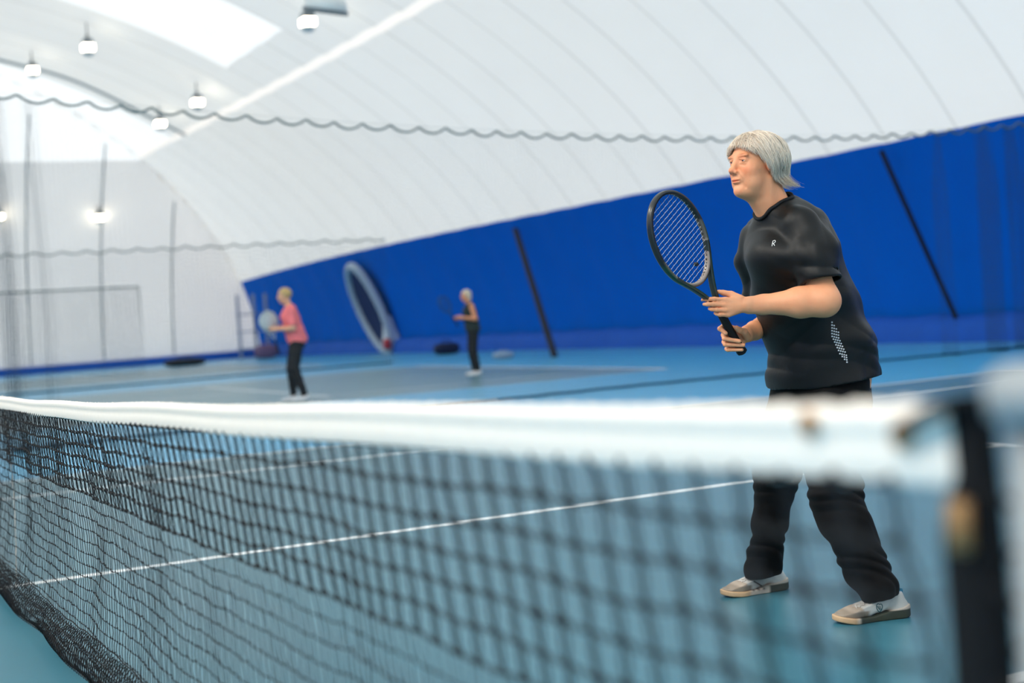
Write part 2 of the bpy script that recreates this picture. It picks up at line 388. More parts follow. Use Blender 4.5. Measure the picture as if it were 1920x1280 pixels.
# top tape: folded canvas over the cable with a stitched lower seam
X = np.arange(NX0+.02, NX1+.012, .012); sec = []
prof = [(0.000, .0), (.0065, -.004), (.0085, -.012), (.006, -.021), (.0035, -.027), (.0045, -.033), (.0035, -.058), (.0015, -.061), (-.0015, -.061), (-.0035, -.058), (-.0045, -.033), (-.0035, -.027), (-.006, -.021), (-.0085, -.012), (-.0065, -.004)]
rp = .0011*np.sin(X*2*PI/.021)+.0009*np.sin(X*2*PI/.047+1)+RNG.normal(0, .0003, len(X))
P = np.zeros((len(X), len(prof)+1, 3))
for i, (y, z) in enumerate(prof+[prof[0]]):
    P[:, i, 0] = X; P[:, i, 1] = y*(1+rp*60)+.003*np.sin(X*2.2); P[:, i, 2] = net_top(X)+z+rp*(1.2 if i in (0, 15) else .5)+.002*np.sin(X*4)
obj('top_tape', *grid_mesh(P), M_TAPE, net)
# centre strap
mb = MB()
zz = np.linspace(net_top(0)+.004, .004, 40)
for s in (1,):
    P = np.array([[.0+.0015*math.sin(z*60), s*(.011)+.02*math.sin(z*3.2), z] for z in zz])
    Vv, Ff = tube_arrays(P, .010, 8, False, (.18, 1.8)); mb.add(Vv, Ff)
mb.build('centre_strap', M_STRAP, net)
# black side edge of the net, its tan tab, lacing and the cable end
mb = MB()
ez = np.linspace(1.058, .02, 40)
EV = []
for z in ez:
    x = 6.322+.006*math.sin(z*9); wl = .016+.020*min(1, max(0, (1.0-z)/.03)); EV.append([[x-wl, .012, z], [x+.017, .010, z], [x+.017, -.004, z], [x-wl, -.002, z], [x-wl, .012, z]])
V, F = grid_mesh(np.array(EV)); mb.add(V, F)
mb.build('side_edge', M_BLKWEB, net)
mb = MB()
for k in range(15):
    z = 1.0-.068*k; mb.tube([(6.34, -.006, z), (6.372, -.006, z-.012), (6.385, .030, z-.030), (6.35, .03, z-.04), (6.34, .012, z-.05)], .0030, 6)
mb.build('lacing', M_BLKWEB, net)
mb = MB(); mb.box((6.320, -.012, .972), (.009, .003, .018)); mb.build('buckle_tab', M_TAN, net)
mb = MB()
for x, z in ((6.262, 1.032), (6.155, 1.036)):
    mb = MB(); mb.lathe([(.0045, -.002), (.010, -.002), (.011, .001), (.008, .003), (.0045, .002)], (x, -.0075, z), (0, -1, 0), 16); mb.build('eyelet', M_BRASS, net)
mb = MB()
mb.tube(catmull([(6.262, -.012, 1.034), (6.285, -.014, 1.045), (6.31, -.014, 1.054), (6.332, -.010, 1.060), (6.36, 0, 1.060), (6.385, 0, 1.058)], 6), .0050, 8)
mb.build('tension_strap', M_BLKWEB, net)
def make_post(x, label):
    s = 1 if x > 0 else -1
    post = empty('net_post', (x, 0, 0), label, 'net post')
    mb = MB(); mb.lathe([(0, 0), (.055, 0), (.055, .012), (.043, .014), (.043, 1.052), (0, 1.052)], (x, 0, 0), k=32); mb.build('post_tube', M_POST, post)
    mb = MB(); mb.lathe([(.043, 1.050), (.056, 1.053), (.058, 1.076), (.046, 1.084), (0, 1.085)], (x, 0, 0), k=32); mb.build('post_cap', M_POST, post)
    mb = MB(); mb.lathe([(.012, -.012), (.020, -.012), (.020, .012), (.012, .012)], (x+s*.055, 0, .80), (1, 0, 0), 20); mb.tube([(x+s*.06, 0, .80), (x+s*.075, -.0, .74), (x+s*.10, 0, .74)], .006, 8); mb.build('crank', M_BRASS, post)
make_post(6.42, 'light grey net post, out of focus at the right edge of the view')
# ------------------------------------------------------------------ divider nets between the courts
M_DIV = mat('dark green grey divider netting', (62, 78, 88), rough=.85, var=.1, scale=5, spec=.2)
M_DIVR = mat('grey green border rope', (92, 112, 112), rough=.85, var=.15, scale=20)
M_BOT = mat('dark teal bottom rope', (14, 74, 100), rough=.8)
def divider(X0, y0, y1, ztop, cell, tw, label, folds, rope, scal, bottom=True):
    root = empty('divider_net', (X0, (y0+y1)/2, 0), label, 'sports net')
    # parameter s along the cloth; folds = list of (position y, cloth length gathered there, width)
    s_y = [y0]; extra = []
    ys_, xo_ = [], []
    y = y0; ph = 0
    while y <= y1:
        dens = 1.0; amp = .03
        for (fy, fw_, k) in folds:
            g = math.exp(-((y-fy)/fw_)**2); dens += k*g; amp += .05*g*min(k, 3)
        step = cell/dens; ph += cell*(2.2 if dens > 1.5 else 1.0)
        y += step; ys_.append(y); xo_.append(amp*math.sin(ph*9)+.05*math.sin(y*1.3))
    ys_ = np.array(ys_); xo_ = np.array(xo_); n = len(ys_)
    zt = ztop(ys_)-scal[1]*np.abs(np.sin((ys_-y0)*PI/scal[0]))**.8
    m = int(zt.max()/cell)
    f = np.linspace(0, 1, m+1)
    Z = .03+(zt[:, None]-.03)*(1-f[None, :]); wv = .15+.85*np.clip(f*4, 0, 1)[None, :]
    Xp = X0+xo_[:, None]*wv+0*Z; Yp = ys_[:, None]+.012*np.sin(Z*2.1+ys_[:, None]*3)
    Z = Z+.006*np.sin(ys_*7)[:, None]
    G = np.stack([Xp, Yp, Z], -1)
    V1, F1 = multi_tubes(G, tw, 3); V2, F2 = multi_tubes(G.transpose(1, 0, 2), tw, 3)
    obj('netting', np.concatenate([V1, V2]), np.concatenate([F1, F2+len(V1)]), M_DIV, root, kind='stuff')
    mb = MB(); mb.tube(G[:, 0]+[0, 0, .01], rope, 6); mb.build('top_rope', M_DIVR, root)
    mb = MB(); yy = np.linspace(y0, y1, 60); mb.tube([(X0, y_, float(ztop(y_))+.012) for y_ in yy], .0016, 4); mb.build('support_cable', M_DIVR, root)
    if bottom:
        mb = MB(); mb.tube(np.stack([G[:, -1, 0], G[:, -1, 1], .03+0*G[:, -1, 2]], -1), rope*1.2, 6); mb.build('bottom_rope', M_BOT, root)
    return root
def zt1(y): y = np.asarray(y, float); return 3.365+.0050*np.clip(11.8-y, 0, None)**2+.0095*np.clip(y-12, 0, None)**2
divider(-9.1, .98, 16.9, zt1, .052, .00085, 'tall hanging divider net with a scalloped top rope behind the black-clad player', [(1.08, .10, 16), (1.45, .07, 7), (14.6, .05, 8), (15.5, .14, 7), (16.1, .1, 9), (16.6, .2, 9)], .015, (.365, .075))
def zt2(y): return 3.35+0*np.asarray(y, float)
divider(-27.6, -4.0, 12.6, zt2, .11, .003, 'distant hanging divider net with faint top rope, in front of the white end wall', [(3.0, .2, 2)], .02, (.6, .09))
# portable practice net far at the left
pr = pxZ(272, 702); pl = pxZ(25, 722)
fr = empty('practice_net', pr, 'faint grey framed practice net standing before the white end wall', 'sports net')
mb = MB(); hgt = 2.75
pr_, pl_ = np.array(pr), np.array([pr[0]+1.2, pr[1]-5.2, 0])
mb.tube([pl_, pl_+[0, 0, hgt], pr_+[0, 0, hgt], pr_], .035, 6); mb.build('frame', M_DIVR, fr)
t = np.linspace(0, 1, 60)[:, None]; A = pl_[None]*(1-t)+pr_[None]*t
q = np.linspace(0.02, hgt, 30)
G = np.stack([np.stack([A[:, 0], A[:, 1], np.full(60, z)], -1) for z in q], 1)
V1, F1 = multi_tubes(G, .004, 3); V2, F2 = multi_tubes(G.transpose(1, 0, 2), .004, 3)
obj('netting', np.concatenate([V1, V2]), np.concatenate([F1, F2+len(V1)]), M_DIV, fr, kind='stuff')

# ------------------------------------------------------------------ lamps hanging under the membrane
M_LENS = mat('lit lamp lens', (255, 246, 226), emit=((255, 240, 214), 10.0))
M_HOUS = mat('grey lamp housing', (120, 126, 128), rough=.5)
M_REFL = mat('white lamp bowl', (226, 226, 220), rough=.4)
def roof_z(x, y):
    return DH*(1-(abs(y)/float(Wd(x)))**DN)**(1/DN)
def on_roof(qx, qy, off):
    d = FW+RT*((qx-960)/FPX)-UP*((qy-640)/FPX); s = 5.0
    while s < 120:
        P = CAMP+d*s; t = max(0, (XE+LX-P[0])/LX); g = DH*max(0, 1-min(t, 1)**DN)**(1/DN)
        if abs(P[1]) >= Wd(P[0]) or min(roof_z(P[0], P[1]), g)-off < P[2]: return P
        s += .02
    return P
def lamp(P, label, size=1.0, up=.5):
    root = empty('ceiling_lamp', P, label, 'lamp', 'lamps under the dome ceiling'); P = np.array(P)
    mb = MB(); mb.box(P+[0, 0, .13*size], (.16*size, .13*size, .07*size)); mb.lathe([(.0, .34*size), (.05*size, .33*size), (.05*size, .19*size)], P, k=10); mb.build('housing', M_HOUS, root, smooth=False)
    mb = MB(); mb.box(P+[0, 0, -.02*size], (.17*size, .15*size, .08*size)); mb.build('lens', M_LENS, root, smooth=False)
    mb = MB(); mb.lathe([(.0, -.26*size), (.10*size, -.25*size), (.17*size, -.19*size), (.18*size, -.13*size), (.17*size, -.13*size), (.09*size, -.22*size), (0, -.23*size)], P, k=16); mb.build('bowl', M_REFL, root)
    mb = MB(); mb.tube([P+[0, 0, .3*size], P+[0, 0, max(up, .45)]], .02, 6); mb.build('hanger', M_HOUS, root)
for qx, qy, off, s, lab in ((577, 40, .7, 1.0, 'lit ceiling lamp beside the large round lamp housing at the top edge'),
    (370, 191, .6, 1.0, 'lit ceiling lamp just above the scalloped net rope, between two daylight panels'),
    (300, 231, .6, 1.0, 'lit ceiling lamp seen through the scalloped top rope of the divider net'),
    (187, 407, .45, 1.05, 'lit lamp glowing low on the white end wall behind the divider net'),
    (165, 88, .7, 1.05, 'lit ceiling lamp with pale bowl left of the upper daylight panel'),
    (61, 131, .6, 1.0, 'lit ceiling lamp above the left daylight panel near the image edge'),
    (-2, 405, .45, 1.05, 'lit lamp cut by the left edge of the view behind the hanging net')):
    lamp(on_roof(qx, qy, off), lab, s, up=off)
def flood(x, y, label, power):  # added lamps out of view, to brighten the net tape and the player
    z = roof_z(x, y)-.55; root = empty('ceiling_lamp', (x, y, z), label, 'lamp', 'added fill lamps over the near court, out of view')
    mb = MB(); mb.box((x, y, z+.16), (.55, .45, .08)); mb.tube([(x, y, z+.2), (x, y, z+.6)], .03, 6); mb.build('housing', M_HOUS, root, smooth=False)
    mb = MB(); mb.box((x, y, z+.055), (.5, .4, .02)); mb.build('lens', M_LENS, root, smooth=False)
    ld = bpy.data.lights.new('added_fill_light', 'AREA'); ld.shape = 'RECTANGLE'; ld.size = 1.0; ld.size_y = .8; ld.energy = power; ld.color = (1.0, .93, .84)
    lo_ = bpy.data.objects.new('added_fill_light', ld); COL.objects.link(lo_); lo_.location = (0, 0, 0); lo_.parent = root
for x, y, lab in ((9.5, -6.0, 'added unseen fill lamp over the near court beyond the right end of the net'), (2.5, -8.0, 'added unseen fill lamp over the near court before the middle of the net'), (-5.5, -7.0, 'added unseen fill lamp over the near court left of the net middle')):
    flood(x, y, lab, 680)
big = px(612, 2, 21.0)
root = empty('duct_fan', big, 'large round white fan housing cut by the top edge of the view', 'fan')
mb = MB(); mb.lathe([(0, .1), (.20, .1), (.30, .02), (.33, -.1), (.30, -.16), (.27, -.12), (.0, -.08)], big, (.25, .1, 1), 24); mb.build('housing', M_REFL, root)
mb = MB(); mb.lathe([(.335, -.12), (.35, -.14), (.35, -.18), (.335, -.18)], big, (.25, .1, 1), 24); mb.tube([big+[0,0,.1], big+[0,0,1.2]], .03, 6); mb.build('rim', M_HOUS, root)

# ------------------------------------------------------------------ things along the blue wall
M_BLKROPE = mat('black anchor strap', (14, 18, 34), rough=.8)
def strap(p0, p1, label, r=.07, bow=.3):
    p0, p1 = np.array(p0), np.array(p1); t = np.linspace(0, 1, 14)[:, None]
    P = p0*(1-t)+p1*t; P[:, 1] += bow*np.sin(t[:, 0]*PI)
    mb = MB(); V, F = tube_arrays(P, r, 8, False, (1, .25)); mb.add(V, F); o = mb.build('anchor_strap', M_BLKROPE, label=label); o['category'] = 'strap'
def wallpt(qx, qy, off=.12):
    d = FW+RT*((qx-960)/FPX)-UP*((qy-640)/FPX); s = 5.0
    while s < 120:
        P = CAMP+d*s
        if P[2] < .02 or P[1] > Wd(P[0])*float(cz(max(P[2], 0)))-off: return P
        s += .02
    return P
strap(wallpt(966, 428), wallpt(1040, 668), 'black strap slanting down the blue wall behind the racket side, left of the grey-haired player', .085, .0)
strap(wallpt(1652, 282), wallpt(1808, 630), 'black strap slanting down the blue wall right of the grey-haired player', .06, .0)
# white rimmed oval air inlet leaning with the wall
M_RIM = mat('pale inlet rim', (176, 190, 206), rough=.6); M_HOLE = mat('dark blue inlet cloth', (4, 30, 84), rough=.9); M_RED = mat('red cap', (200, 50, 60), rough=.5); M_WHT = mat('white plastic', (222, 232, 238), rough=.5)
cpt = wallpt(694, 583, .35); Xc_ = cpt[0]
A0, A1 = px(664, 502, (cpt-CAMP) @ FW+.3), px(732, 664, (cpt-CAMP) @ FW-.3)
root = empty('air_inlet', [A1[0], A1[1], 0], 'white rimmed oval air inlet leaning on the blue wall between the two far players', 'air inlet')
dep = (cpt-CAMP) @ FW
ring = []
cxx, cyy = 694, 580; ax = np.array([-37, -80.]); bx = np.array([17.5, -7.5])
for a in np.linspace(0, 2*PI, 48, endpoint=False):
    q = np.array([cxx, cyy])+ax*math.cos(a)+bx*math.sin(a); ring.append(wallpt(q[0], q[1], .32))
ring = np.array(ring)
mb = MB(); mb.tube(ring, .15, 10, closed=True); mb.build('rim', M_RIM, root)
cen = ring.mean(0); nrm = np.cross(ring[0]-cen, ring[12]-cen); nrm /= np.linalg.norm(nrm)
if nrm[1] < 0: nrm = -nrm
V = np.concatenate([ring, cen[None]+(ring-cen)*.75+nrm*.04, cen[None]+nrm*.06]); F = [(i, (i+1) % 48, 48+(i+1) % 48, 48+i) for i in range(48)]+[(48+i, 48+(i+1) % 48, 96) for i in range(48)]
obj('cloth', V, F, M_HOLE, root)
fan = px(737, 640, dep-.5); fan[2] = .02
f_ = empty('blower', fan, 'white blower unit with a red cap at the foot of the oval air inlet', 'blower')
mb = MB(); mb.lathe([(0, 0), (.32, 0), (.36, .1), (.33, .45), (.24, .8), (.16, 1.25), (.12, 1.3), (0, 1.3)], fan, (-.08, -.1, 1), 20); mb.build('housing', M_WHT, f_)
mb = MB(); mb.lathe([(0, 0), (.15, .02), (.15, .3), (.1, .36), (0, .38)], px(727, 655, dep-.95), (0, 0, 1), 14); mb.build('cap', M_RED, f_)
mb = MB(); mb.tube([px(745, 640, dep-.5), px(757, 633, dep-.4)], .09, 8); mb.build('handle', M_WHT, f_)
# bags and small things at the wall foot
M_DKB = mat('dark bag fabric', (10, 22, 58), rough=.85); M_GRYB = mat('pale grey bag fabric', (150, 170, 190), rough=.8); M_BLACK = mat('black cloth', (12, 14, 18), rough=.85, var=.2)
def bag(q, w, h, m, label, name='sports_bag', cat='bag'):
    P = pxZ(*q); root = empty(name, P, label, cat)
    th = np.linspace(0, 2*PI, 24, endpoint=False); V = []; ph = np.linspace(-PI/2, PI/2, 12)
    for p_ in ph:
        for t_ in th:
            c = abs(math.cos(t_))**.6*np.sign(math.cos(t_)); s_ = abs(math.sin(t_))**.6*np.sign(math.sin(t_)); cp = abs(math.cos(p_))**.55; sp = abs(math.sin(p_))**.7*np.sign(math.sin(p_))
            V.append(P+[w*.5*.6*s_*cp, w*.5*c*cp, h*.5*(1+sp)])
    F = [(i*24+j, i*24+(j+1) % 24, (i+1)*24+(j+1) % 24, (i+1)*24+j) for i in range(11) for j in range(24)]
    obj('body', V, F, m, root)
    mb = MB(); mb.tube([P+[0, -w*.2, h*.9], P+[0, -w*.15, h*1.2], P+[0, w*.15, h*1.2], P+[0, w*.2, h*.9]], .02, 6); mb.build('handle', m, root)
bag((347, 686), 1.5, .28, M_BLACK, 'long black bag lying at the foot of the white end wall')
bag((838, 664), .8, .35, M_DKB, 'dark bag at the foot of the blue wall left of the far blond player')
bag((944, 672), .55, .16, M_GRYB, 'small pale bag at the foot of the blue wall right of the far blond player')
bag((500, 672), .9, .55, mat('mauve bag fabric', (120, 90, 120), rough=.8), 'mauve grey bag at the dome corner behind the pink-shirted player')
rk = pxZ(478, 672); r_ = empty('equipment_rack', rk, 'tall grey equipment rack at the corner of the blue wall', 'rack')
M_RACK = mat('grey rack metal', (150, 158, 178), rough=.5)
for k, dy in enumerate((-.55, .1, .6)):
    mb = MB(); mb.box(rk+[0, dy, 1.3], (.06, .05, 1.3)); mb.build('upright', M_RACK, r_, smooth=False)
for z in (.4, 1.1, 1.8): mb = MB(); mb.box(rk+[0, 0, z], (.25, .62, .03)); mb.build('shelf', M_RACK, r_, smooth=False)
# ------------------------------------------------------------------ organic surfaces: signed distance fields turned into quads
def smin(a, b, k):
    h = np.clip(.5+.5*(b-a)/k, 0, 1); return b*(1-h)+a*h-k*h*(1-h)
def smax(a, b, k): return -smin(-a, -b, k)
def cap(p, a, b, ra, rb):
    a = np.asarray(a, float); b = np.asarray(b, float); ab = b-a
    t = np.clip(((p-a) @ ab)/(ab @ ab+1e-12), 0, 1); d = p-a-t[:, None]*ab
    return np.sqrt((d*d).sum(1))-(ra+(rb-ra)*t)
def ell(p, c, r, R=None):
    q = p-np.asarray(c, float)
    if R is not None: q = q @ R
    r = np.asarray(r, float); k0 = np.sqrt(((q/r)**2).sum(1)); k1 = np.sqrt(((q/(r*r))**2).sum(1))+1e-9
    return np.where(k0 < 1e-6, -r.min(), k0*(k0-1)/k1)
def echain(p, pts, ra, rb, lat=(1, 0, 0), k=0.0):
    """limb or trunk of elliptical section: ra across (axis lat), rb front to back"""
    pts = np.asarray(pts, float); out = None
    for i in range(len(pts)-1):
        a, b = pts[i], pts[i+1]; ab = b-a; L2 = ab @ ab; t = np.clip(((p-a) @ ab)/L2, 0, 1)
        d = p-a-t[:, None]*ab; ax = ab/math.sqrt(L2); u = np.asarray(lat, float); u = u-(u @ ax)*ax; u /= np.linalg.norm(u); w = np.cross(ax, u)
        A = ra[i]+(ra[i+1]-ra[i])*t; B = rb[i]+(rb[i+1]-rb[i])*t
        du, dw, da = d @ u, d @ w, d @ ax; M_ = np.minimum(A, B)
        q = np.sqrt((du/A)**2+(dw/B)**2+(da/M_)**2)+1e-9
        q2 = np.sqrt((du/A**2)**2+(dw/B**2)**2+(da/M_**2)**2)+1e-9
        s = q*(q-1)/q2
        s = np.where(q < .3, -M_*.7, s)
        out = s if out is None else (smin(out, s, k) if k > 0 else np.minimum(out, s))
    return out
def mesh_sdf(fn, lo, hi, h, bs=10):
    lo = np.asarray(lo, float); nb = np.ceil((np.asarray(hi)-lo)/(h*bs)).astype(int); n = nb*bs
    D = np.ones(n, np.float32)
    B = np.stack(np.meshgrid(*[np.arange(k) for k in nb], indexing='ij'), -1).reshape(-1, 3)
    cc = lo+(B+.5)*bs*h; d = fn(cc); rad = bs*h*.87*1.6+.006
    for b_ in B[d < -rad]: D[b_[0]*bs:b_[0]*bs+bs, b_[1]*bs:b_[1]*bs+bs, b_[2]*bs:b_[2]*bs+bs] = -1
    act = B[np.abs(d) <= rad]; loc = np.stack(np.meshgrid(*[np.arange(bs)]*3, indexing='ij'), -1).reshape(-1, 3)
    for s in range(0, len(act), 150):
        a = act[s:s+150]; idx = (a[:, None]*bs+loc[None]).reshape(-1, 3)
        D[idx[:, 0], idx[:, 1], idx[:, 2]] = fn(lo+idx*h)
    S = D < 0; c = np.zeros(n-1, np.int8)
    for i in (0, 1):
        for j in (0, 1):
            for k in (0, 1): c += S[i:n[0]-1+i, j:n[1]-1+j, k:n[2]-1+k]
    cells = np.argwhere((c > 0) & (c < 8)); m = len(cells)
    acc = np.zeros((m, 3)); cnt = np.zeros(m)
    cor = [(i, j, k) for i in (0, 1) for j in (0, 1) for k in (0, 1)]
    val = {q: D[cells[:, 0]+q[0], cells[:, 1]+q[1], cells[:, 2]+q[2]].astype(float) for q in cor}
    for q in cor:
        for ax in range(3):
            if q[ax]: continue
            q2 = list(q); q2[ax] = 1; q2 = tuple(q2); v0, v1 = val[q], val[q2]; x = (v0 < 0) != (v1 < 0)
            t = np.where(x, v0/(v0-v1+1e-20), 0); pt = np.tile(np.array(q, float), (m, 1)); pt[:, ax] = t
            acc += pt*x[:, None]; cnt += x
    V = lo+(cells+acc/cnt[:, None])*h
    cid = -np.ones(n-1, np.int32); cid[cells[:, 0], cells[:, 1], cells[:, 2]] = np.arange(m)
    F = []
    for ax in range(3):
        a, b = [(1, 2), (2, 0), (0, 1)][ax]
        sl = [slice(1, n[i]-1) for i in range(3)]; sl[ax] = slice(0, n[ax]-1)
        s2 = list(sl); s2[ax] = slice(1, n[ax])
        base = np.array([s.start for s in sl]); e = np.argwhere(S[tuple(sl)] != S[tuple(s2)])+base
        if not len(e): continue
        e = e[(e[:, a] < n[a]-1) & (e[:, b] < n[b]-1)]
        ins = S[e[:, 0], e[:, 1], e[:, 2]]
        o = np.zeros((4, 3), int); o[1][a] = -1; o[2][a] = -1; o[2][b] = -1; o[3][b] = -1
        q = np.stack([cid[tuple((e+o[i]).T)] for i in range(4)], 1)
        ok = (q >= 0).all(1); q = q[ok]; ins = ins[ok]
        q[~ins] = q[~ins][:, ::-1]; F.append(q)
    return V, np.concatenate(F)
def raymarch(fn, x, y, start=4.3, n=200, eps=.0006):
    d = FW+RT*((x-960)/FPX)-UP*((y-640)/FPX); s = start
    for _ in range(n):
        v = float(fn((CAMP+d*s)[None])[0])
        if v < eps: break
        s += v*.6
        if s > 6: s = 5.2; break
    return CAMP+d*s
def sdf_normal(fn, P, e=.002):
    P = np.asarray(P, float).reshape(-1, 3)
    g = np.stack([fn(P+np.eye(3)[i]*e)-fn(P-np.eye(3)[i]*e) for i in range(3)], 1); return g/(np.linalg.norm(g, axis=1)[:, None]+1e-12)

M_SKIN = mat('warm fair skin', (248, 176, 130), rough=.48, var=.05, scale=28, rgb2=(243, 158, 112), bump=.22, bscale=220, sss=.12, attr='col', spec=.4)
M_SHIRT = mat('black sport jersey', (8, 9, 9), rough=.48, var=.15, scale=30, bump=.25, bscale=60, spec=.3, sheen=.02)
M_TROU = mat('black trouser jersey', (8, 7, 8), rough=.75, var=.25, scale=14, bump=.4, bscale=40, spec=.15, sheen=.02)
M_HAIR = mat('silver grey hair', (244, 230, 212), rough=.45, var=.12, scale=60, attr='col', spec=.5)
M_EYEW = mat('eye white', (225, 220, 215), rough=.2, attr='col')
M_SHOE = mat('white leather upper', (226, 222, 214), rough=.6, var=.05, scale=120, attr='col', bump=.3, bscale=500)
M_LACE = mat('off white lace', (232, 224, 214), rough=.8)
M_TEAL = mat('teal shoe lining', (22, 122, 158), rough=.8); M_EMB = mat('dark teal emblem', (40, 96, 104), rough=.6)
M_STUD = mat('silver stud', (226, 224, 226), rough=.3, spec=.8); M_PRINT = mat('white print', (232, 230, 226), rough=.6)
M_COLLAR = mat('black rib collar', (17, 18, 20), rough=.7, spec=.3)

# ================================================================== the player in black
PX = pxX
woman = empty('person', (2.95, 2.42, 0), 'person with silver hair in black shirt and trousers, leaning forward, racket in both hands', 'person')
# --- racket placement first: the hands close on it
DB = 4.985
def butt_ray(x, y, d): return px(x, y, d)
BUTT = px(1392, 661, DB)
d_ = FW+RT*((1275-960)/FPX)-UP*((449-640)/FPX)
bb = BUTT-CAMP; A_, B_, C_ = d_ @ d_, -2*(d_ @ bb), bb @ bb-.509**2
HC = CAMP+d_*((-B_-math.sqrt(max(0, B_*B_-4*A_*C_)))/(2*A_))
RL = (HC-BUTT)/np.linalg.norm(HC-BUTT)
w_ = RT*.573+UP*.615-(-FW)*.5375
w_ = w_-(w_ @ RL)*RL; RW = w_/np.linalg.norm(w_); RN = np.cross(RL, RW)
def rk_pt(l, w=0.0, n=0.0): return BUTT+RL*l+RW*w+RN*n
# --- head
HO = PX(1416, 304, 2.95)
hy = math.radians(4)
HX = np.array([math.cos(hy), math.sin(hy), 0]); HY = np.array([math.sin(hy), -math.cos(hy), 0]); HZ = np.array([0, 0, 1.0])
tl = math.radians(2); HY, HZ = HY*math.cos(tl)+HZ*math.sin(tl), HZ*math.cos(tl)-HY*math.sin(tl)
HR = np.stack([HX, HY, HZ], 1)
def h2w(q): return HO+np.asarray(q, float) @ HR.T
def skull(q):
    d = ell(q, (0, -.014, .022), (.071, .092, .077))
    d = smin(d, ell(q, (0, .030, -.020), (.060, .060, .080)), .03)
    d = smin(d, ell(q, (0, .034, -.076), (.052, .050, .040)), .025)
    return d
def head_sdf(q):
    a = np.abs(q[:, 0]); m = np.stack([a, q[:, 1], q[:, 2]], 1)
    d = skull(q)
    d = smin(d, ell(q, (0, .078, -.104), (.021, .017, .017)), .018)
    d = smin(d, ell(q, (0, .036, -.108), (.044, .045, .026)), .025)
    d = smin(d, ell(m, (.037, .056, -.036), (.025, .023, .026)), .02)
    d = smin(d, ell(m, (.040, .045, -.075), (.020, .024, .026)), .02)
    d = smin(d, ell(m, (.028, .079, .018), (.026, .0085, .006)), .014)
    d = smin(d, ell(q, (0, .083, -.058), (.026, .015, .020)), .014)
    d = smax(d, -ell(m, (.032, .101, .000), (.016, .014, .009)), .012)
    n = cap(q, (0, .084, .008), (0, .104, -.028), .0085, .0105)
    n = smin(n, ell(q, (0, .1085, -.034), (.0115, .0125, .0105)), .008)
    n = smin(n, ell(m, (.0115, .0995, -.040), (.0072, .0100, .0075)), .006)
    d = smin(d, n, .009)
    d = smax(d, -ell(m, (.0062, .107, -.0475), (.0032, .0055, .004)), .003)
    lid = ell(m, (.031, .0725, .0005), (.0148, .0150, .0118))
    slit = ell(m, (.031, .088, -.0008), (.0125, .010, .0026))
    d = smin(d, smax(lid, -slit, .0012), .004)
    d = smin(d, cap(m, (.020, .0860, .0068), (.043, .0790, .0050), .0022, .0018), .003)
    d = smin(d, cap(m, (.021, .0850, -.0085), (.041, .0780, -.0105), .0022, .0016), .005)
    lip = smin(ell(q, (0, .0935, -.0655), (.0205, .0085, .0048)), ell(q, (0, .0915, -.0745), (.0180, .0085, .0058)), .003)
    d = smin(d, lip, .005)
    cy = .1005-.9*np.maximum(a-.006, 0)*.55
    d = smax(d, -ell(np.stack([q[:, 0], q[:, 1]+.45*np.maximum(a-.008, 0), q[:, 2]+.12*np.maximum(a-.012, 0)], 1), (0, .1015, -.0698), (.0245, .0085, .0014)), .0018)
    d = smax(d, -cap(m, (.0185, .0985, -.043), (.031, .0880, -.068), .0022, .0018), .006)
    d = smax(d, -cap(m, (.028, .0860, -.080), (.033, .0780, -.095), .0020, .0015), .008)
    d = smax(d, -cap(m, (.022, .0905, -.013), (.040, .0835, -.019), .0014, .001), .006)
    d = smin(d, smax(ell(m, (.0745, -.004, -.010), (.008, .018, .031)), -ell(m, (.083, .0, -.006), (.006, .010, .018)), .004), .006)
    return d
# --- body landmarks (world)
NB = PX(1457, 394, 2.95)                                   # neck base
sL, eL, wL = PX(1506, 440, 3.07), PX(1546, 564, 3.19), px(1404, 572, 4.868)
sR, eR, wR = PX(1430, 446, 2.82), PX(1468, 596, 2.70), px(1400, 626, DB+.045)
TOR = [PX(1474, 420, 2.95), PX(1484, 470, 2.95), PX(1503, 550, 2.95), PX(1527, 615, 2.95), PX(1541, 665, 2.95), PX(1545, 708, 2.95), PX(1545, 760, 2.95)]
GR = .0155                                                  # grip radius
def shd(y): return DB-(661-y)*.00104
def fing(p, pts, r, k=.004):
    d = None
    for i in range(len(pts)-1):
        s = cap(p, pts[i], pts[i+1], r[i], r[i+1]); d = s if d is None else smin(d, s, k)
    return d
D0 = shd(570)
LH = dict(K=[px(1360, 562, D0-.031), px(1358, 571.5, D0-.034), px(1360, 581, D0-.033), px(1365, 589.5, D0-.028)],
  F=[[px(1339, 560.5, D0-.039), px(1325, 560.8, D0-.033), px(1317, 561.5, D0-.026)],
     [px(1338, 570.3, D0-.042), px(1327, 570.3, D0-.035), px(1320.5, 570.3, D0-.026)],
     [px(1343, 580.5, D0-.040), px(1335, 579.5, D0-.032), px(1330.5, 578.5, D0-.024)],
     [px(1350, 589.8, D0-.035), px(1344, 588.2, D0-.028), px(1341, 587, D0-.021)]])
LHT = [px(1388, 560, D0-.022), px(1371, 552, D0-.012), px(1357, 549, D0+.001), px(1347, 546.5, D0+.008)]
def left_hand(p):
    d = None
    for i, k in enumerate(LH['K']):
        c = cap(p, wL+(k-wL)*.12, k, .0165, .0112 if i < 3 else .0105); d = c if d is None else smin(d, c, .010)
    r = [(.0092, .0080, .0072, .0060), (.0094, .0082, .0074, .0062), (.0090, .0078, .0070, .0060), (.0084, .0070, .0063, .0054)]
    fs = None
    for i in range(4):
        f = fing(p, [LH['K'][i]]+LH['F'][i], r[i]); fs = f if fs is None else smin(fs, f, .0010)
    d = smin(d, fs, .005)
    return smin(d, fing(p, LHT, (.0150, .0122, .0098, .0078), .006), .007)
E0 = DB-.025
def gp(x, y, o): return px(x, y, shd(y)+o)
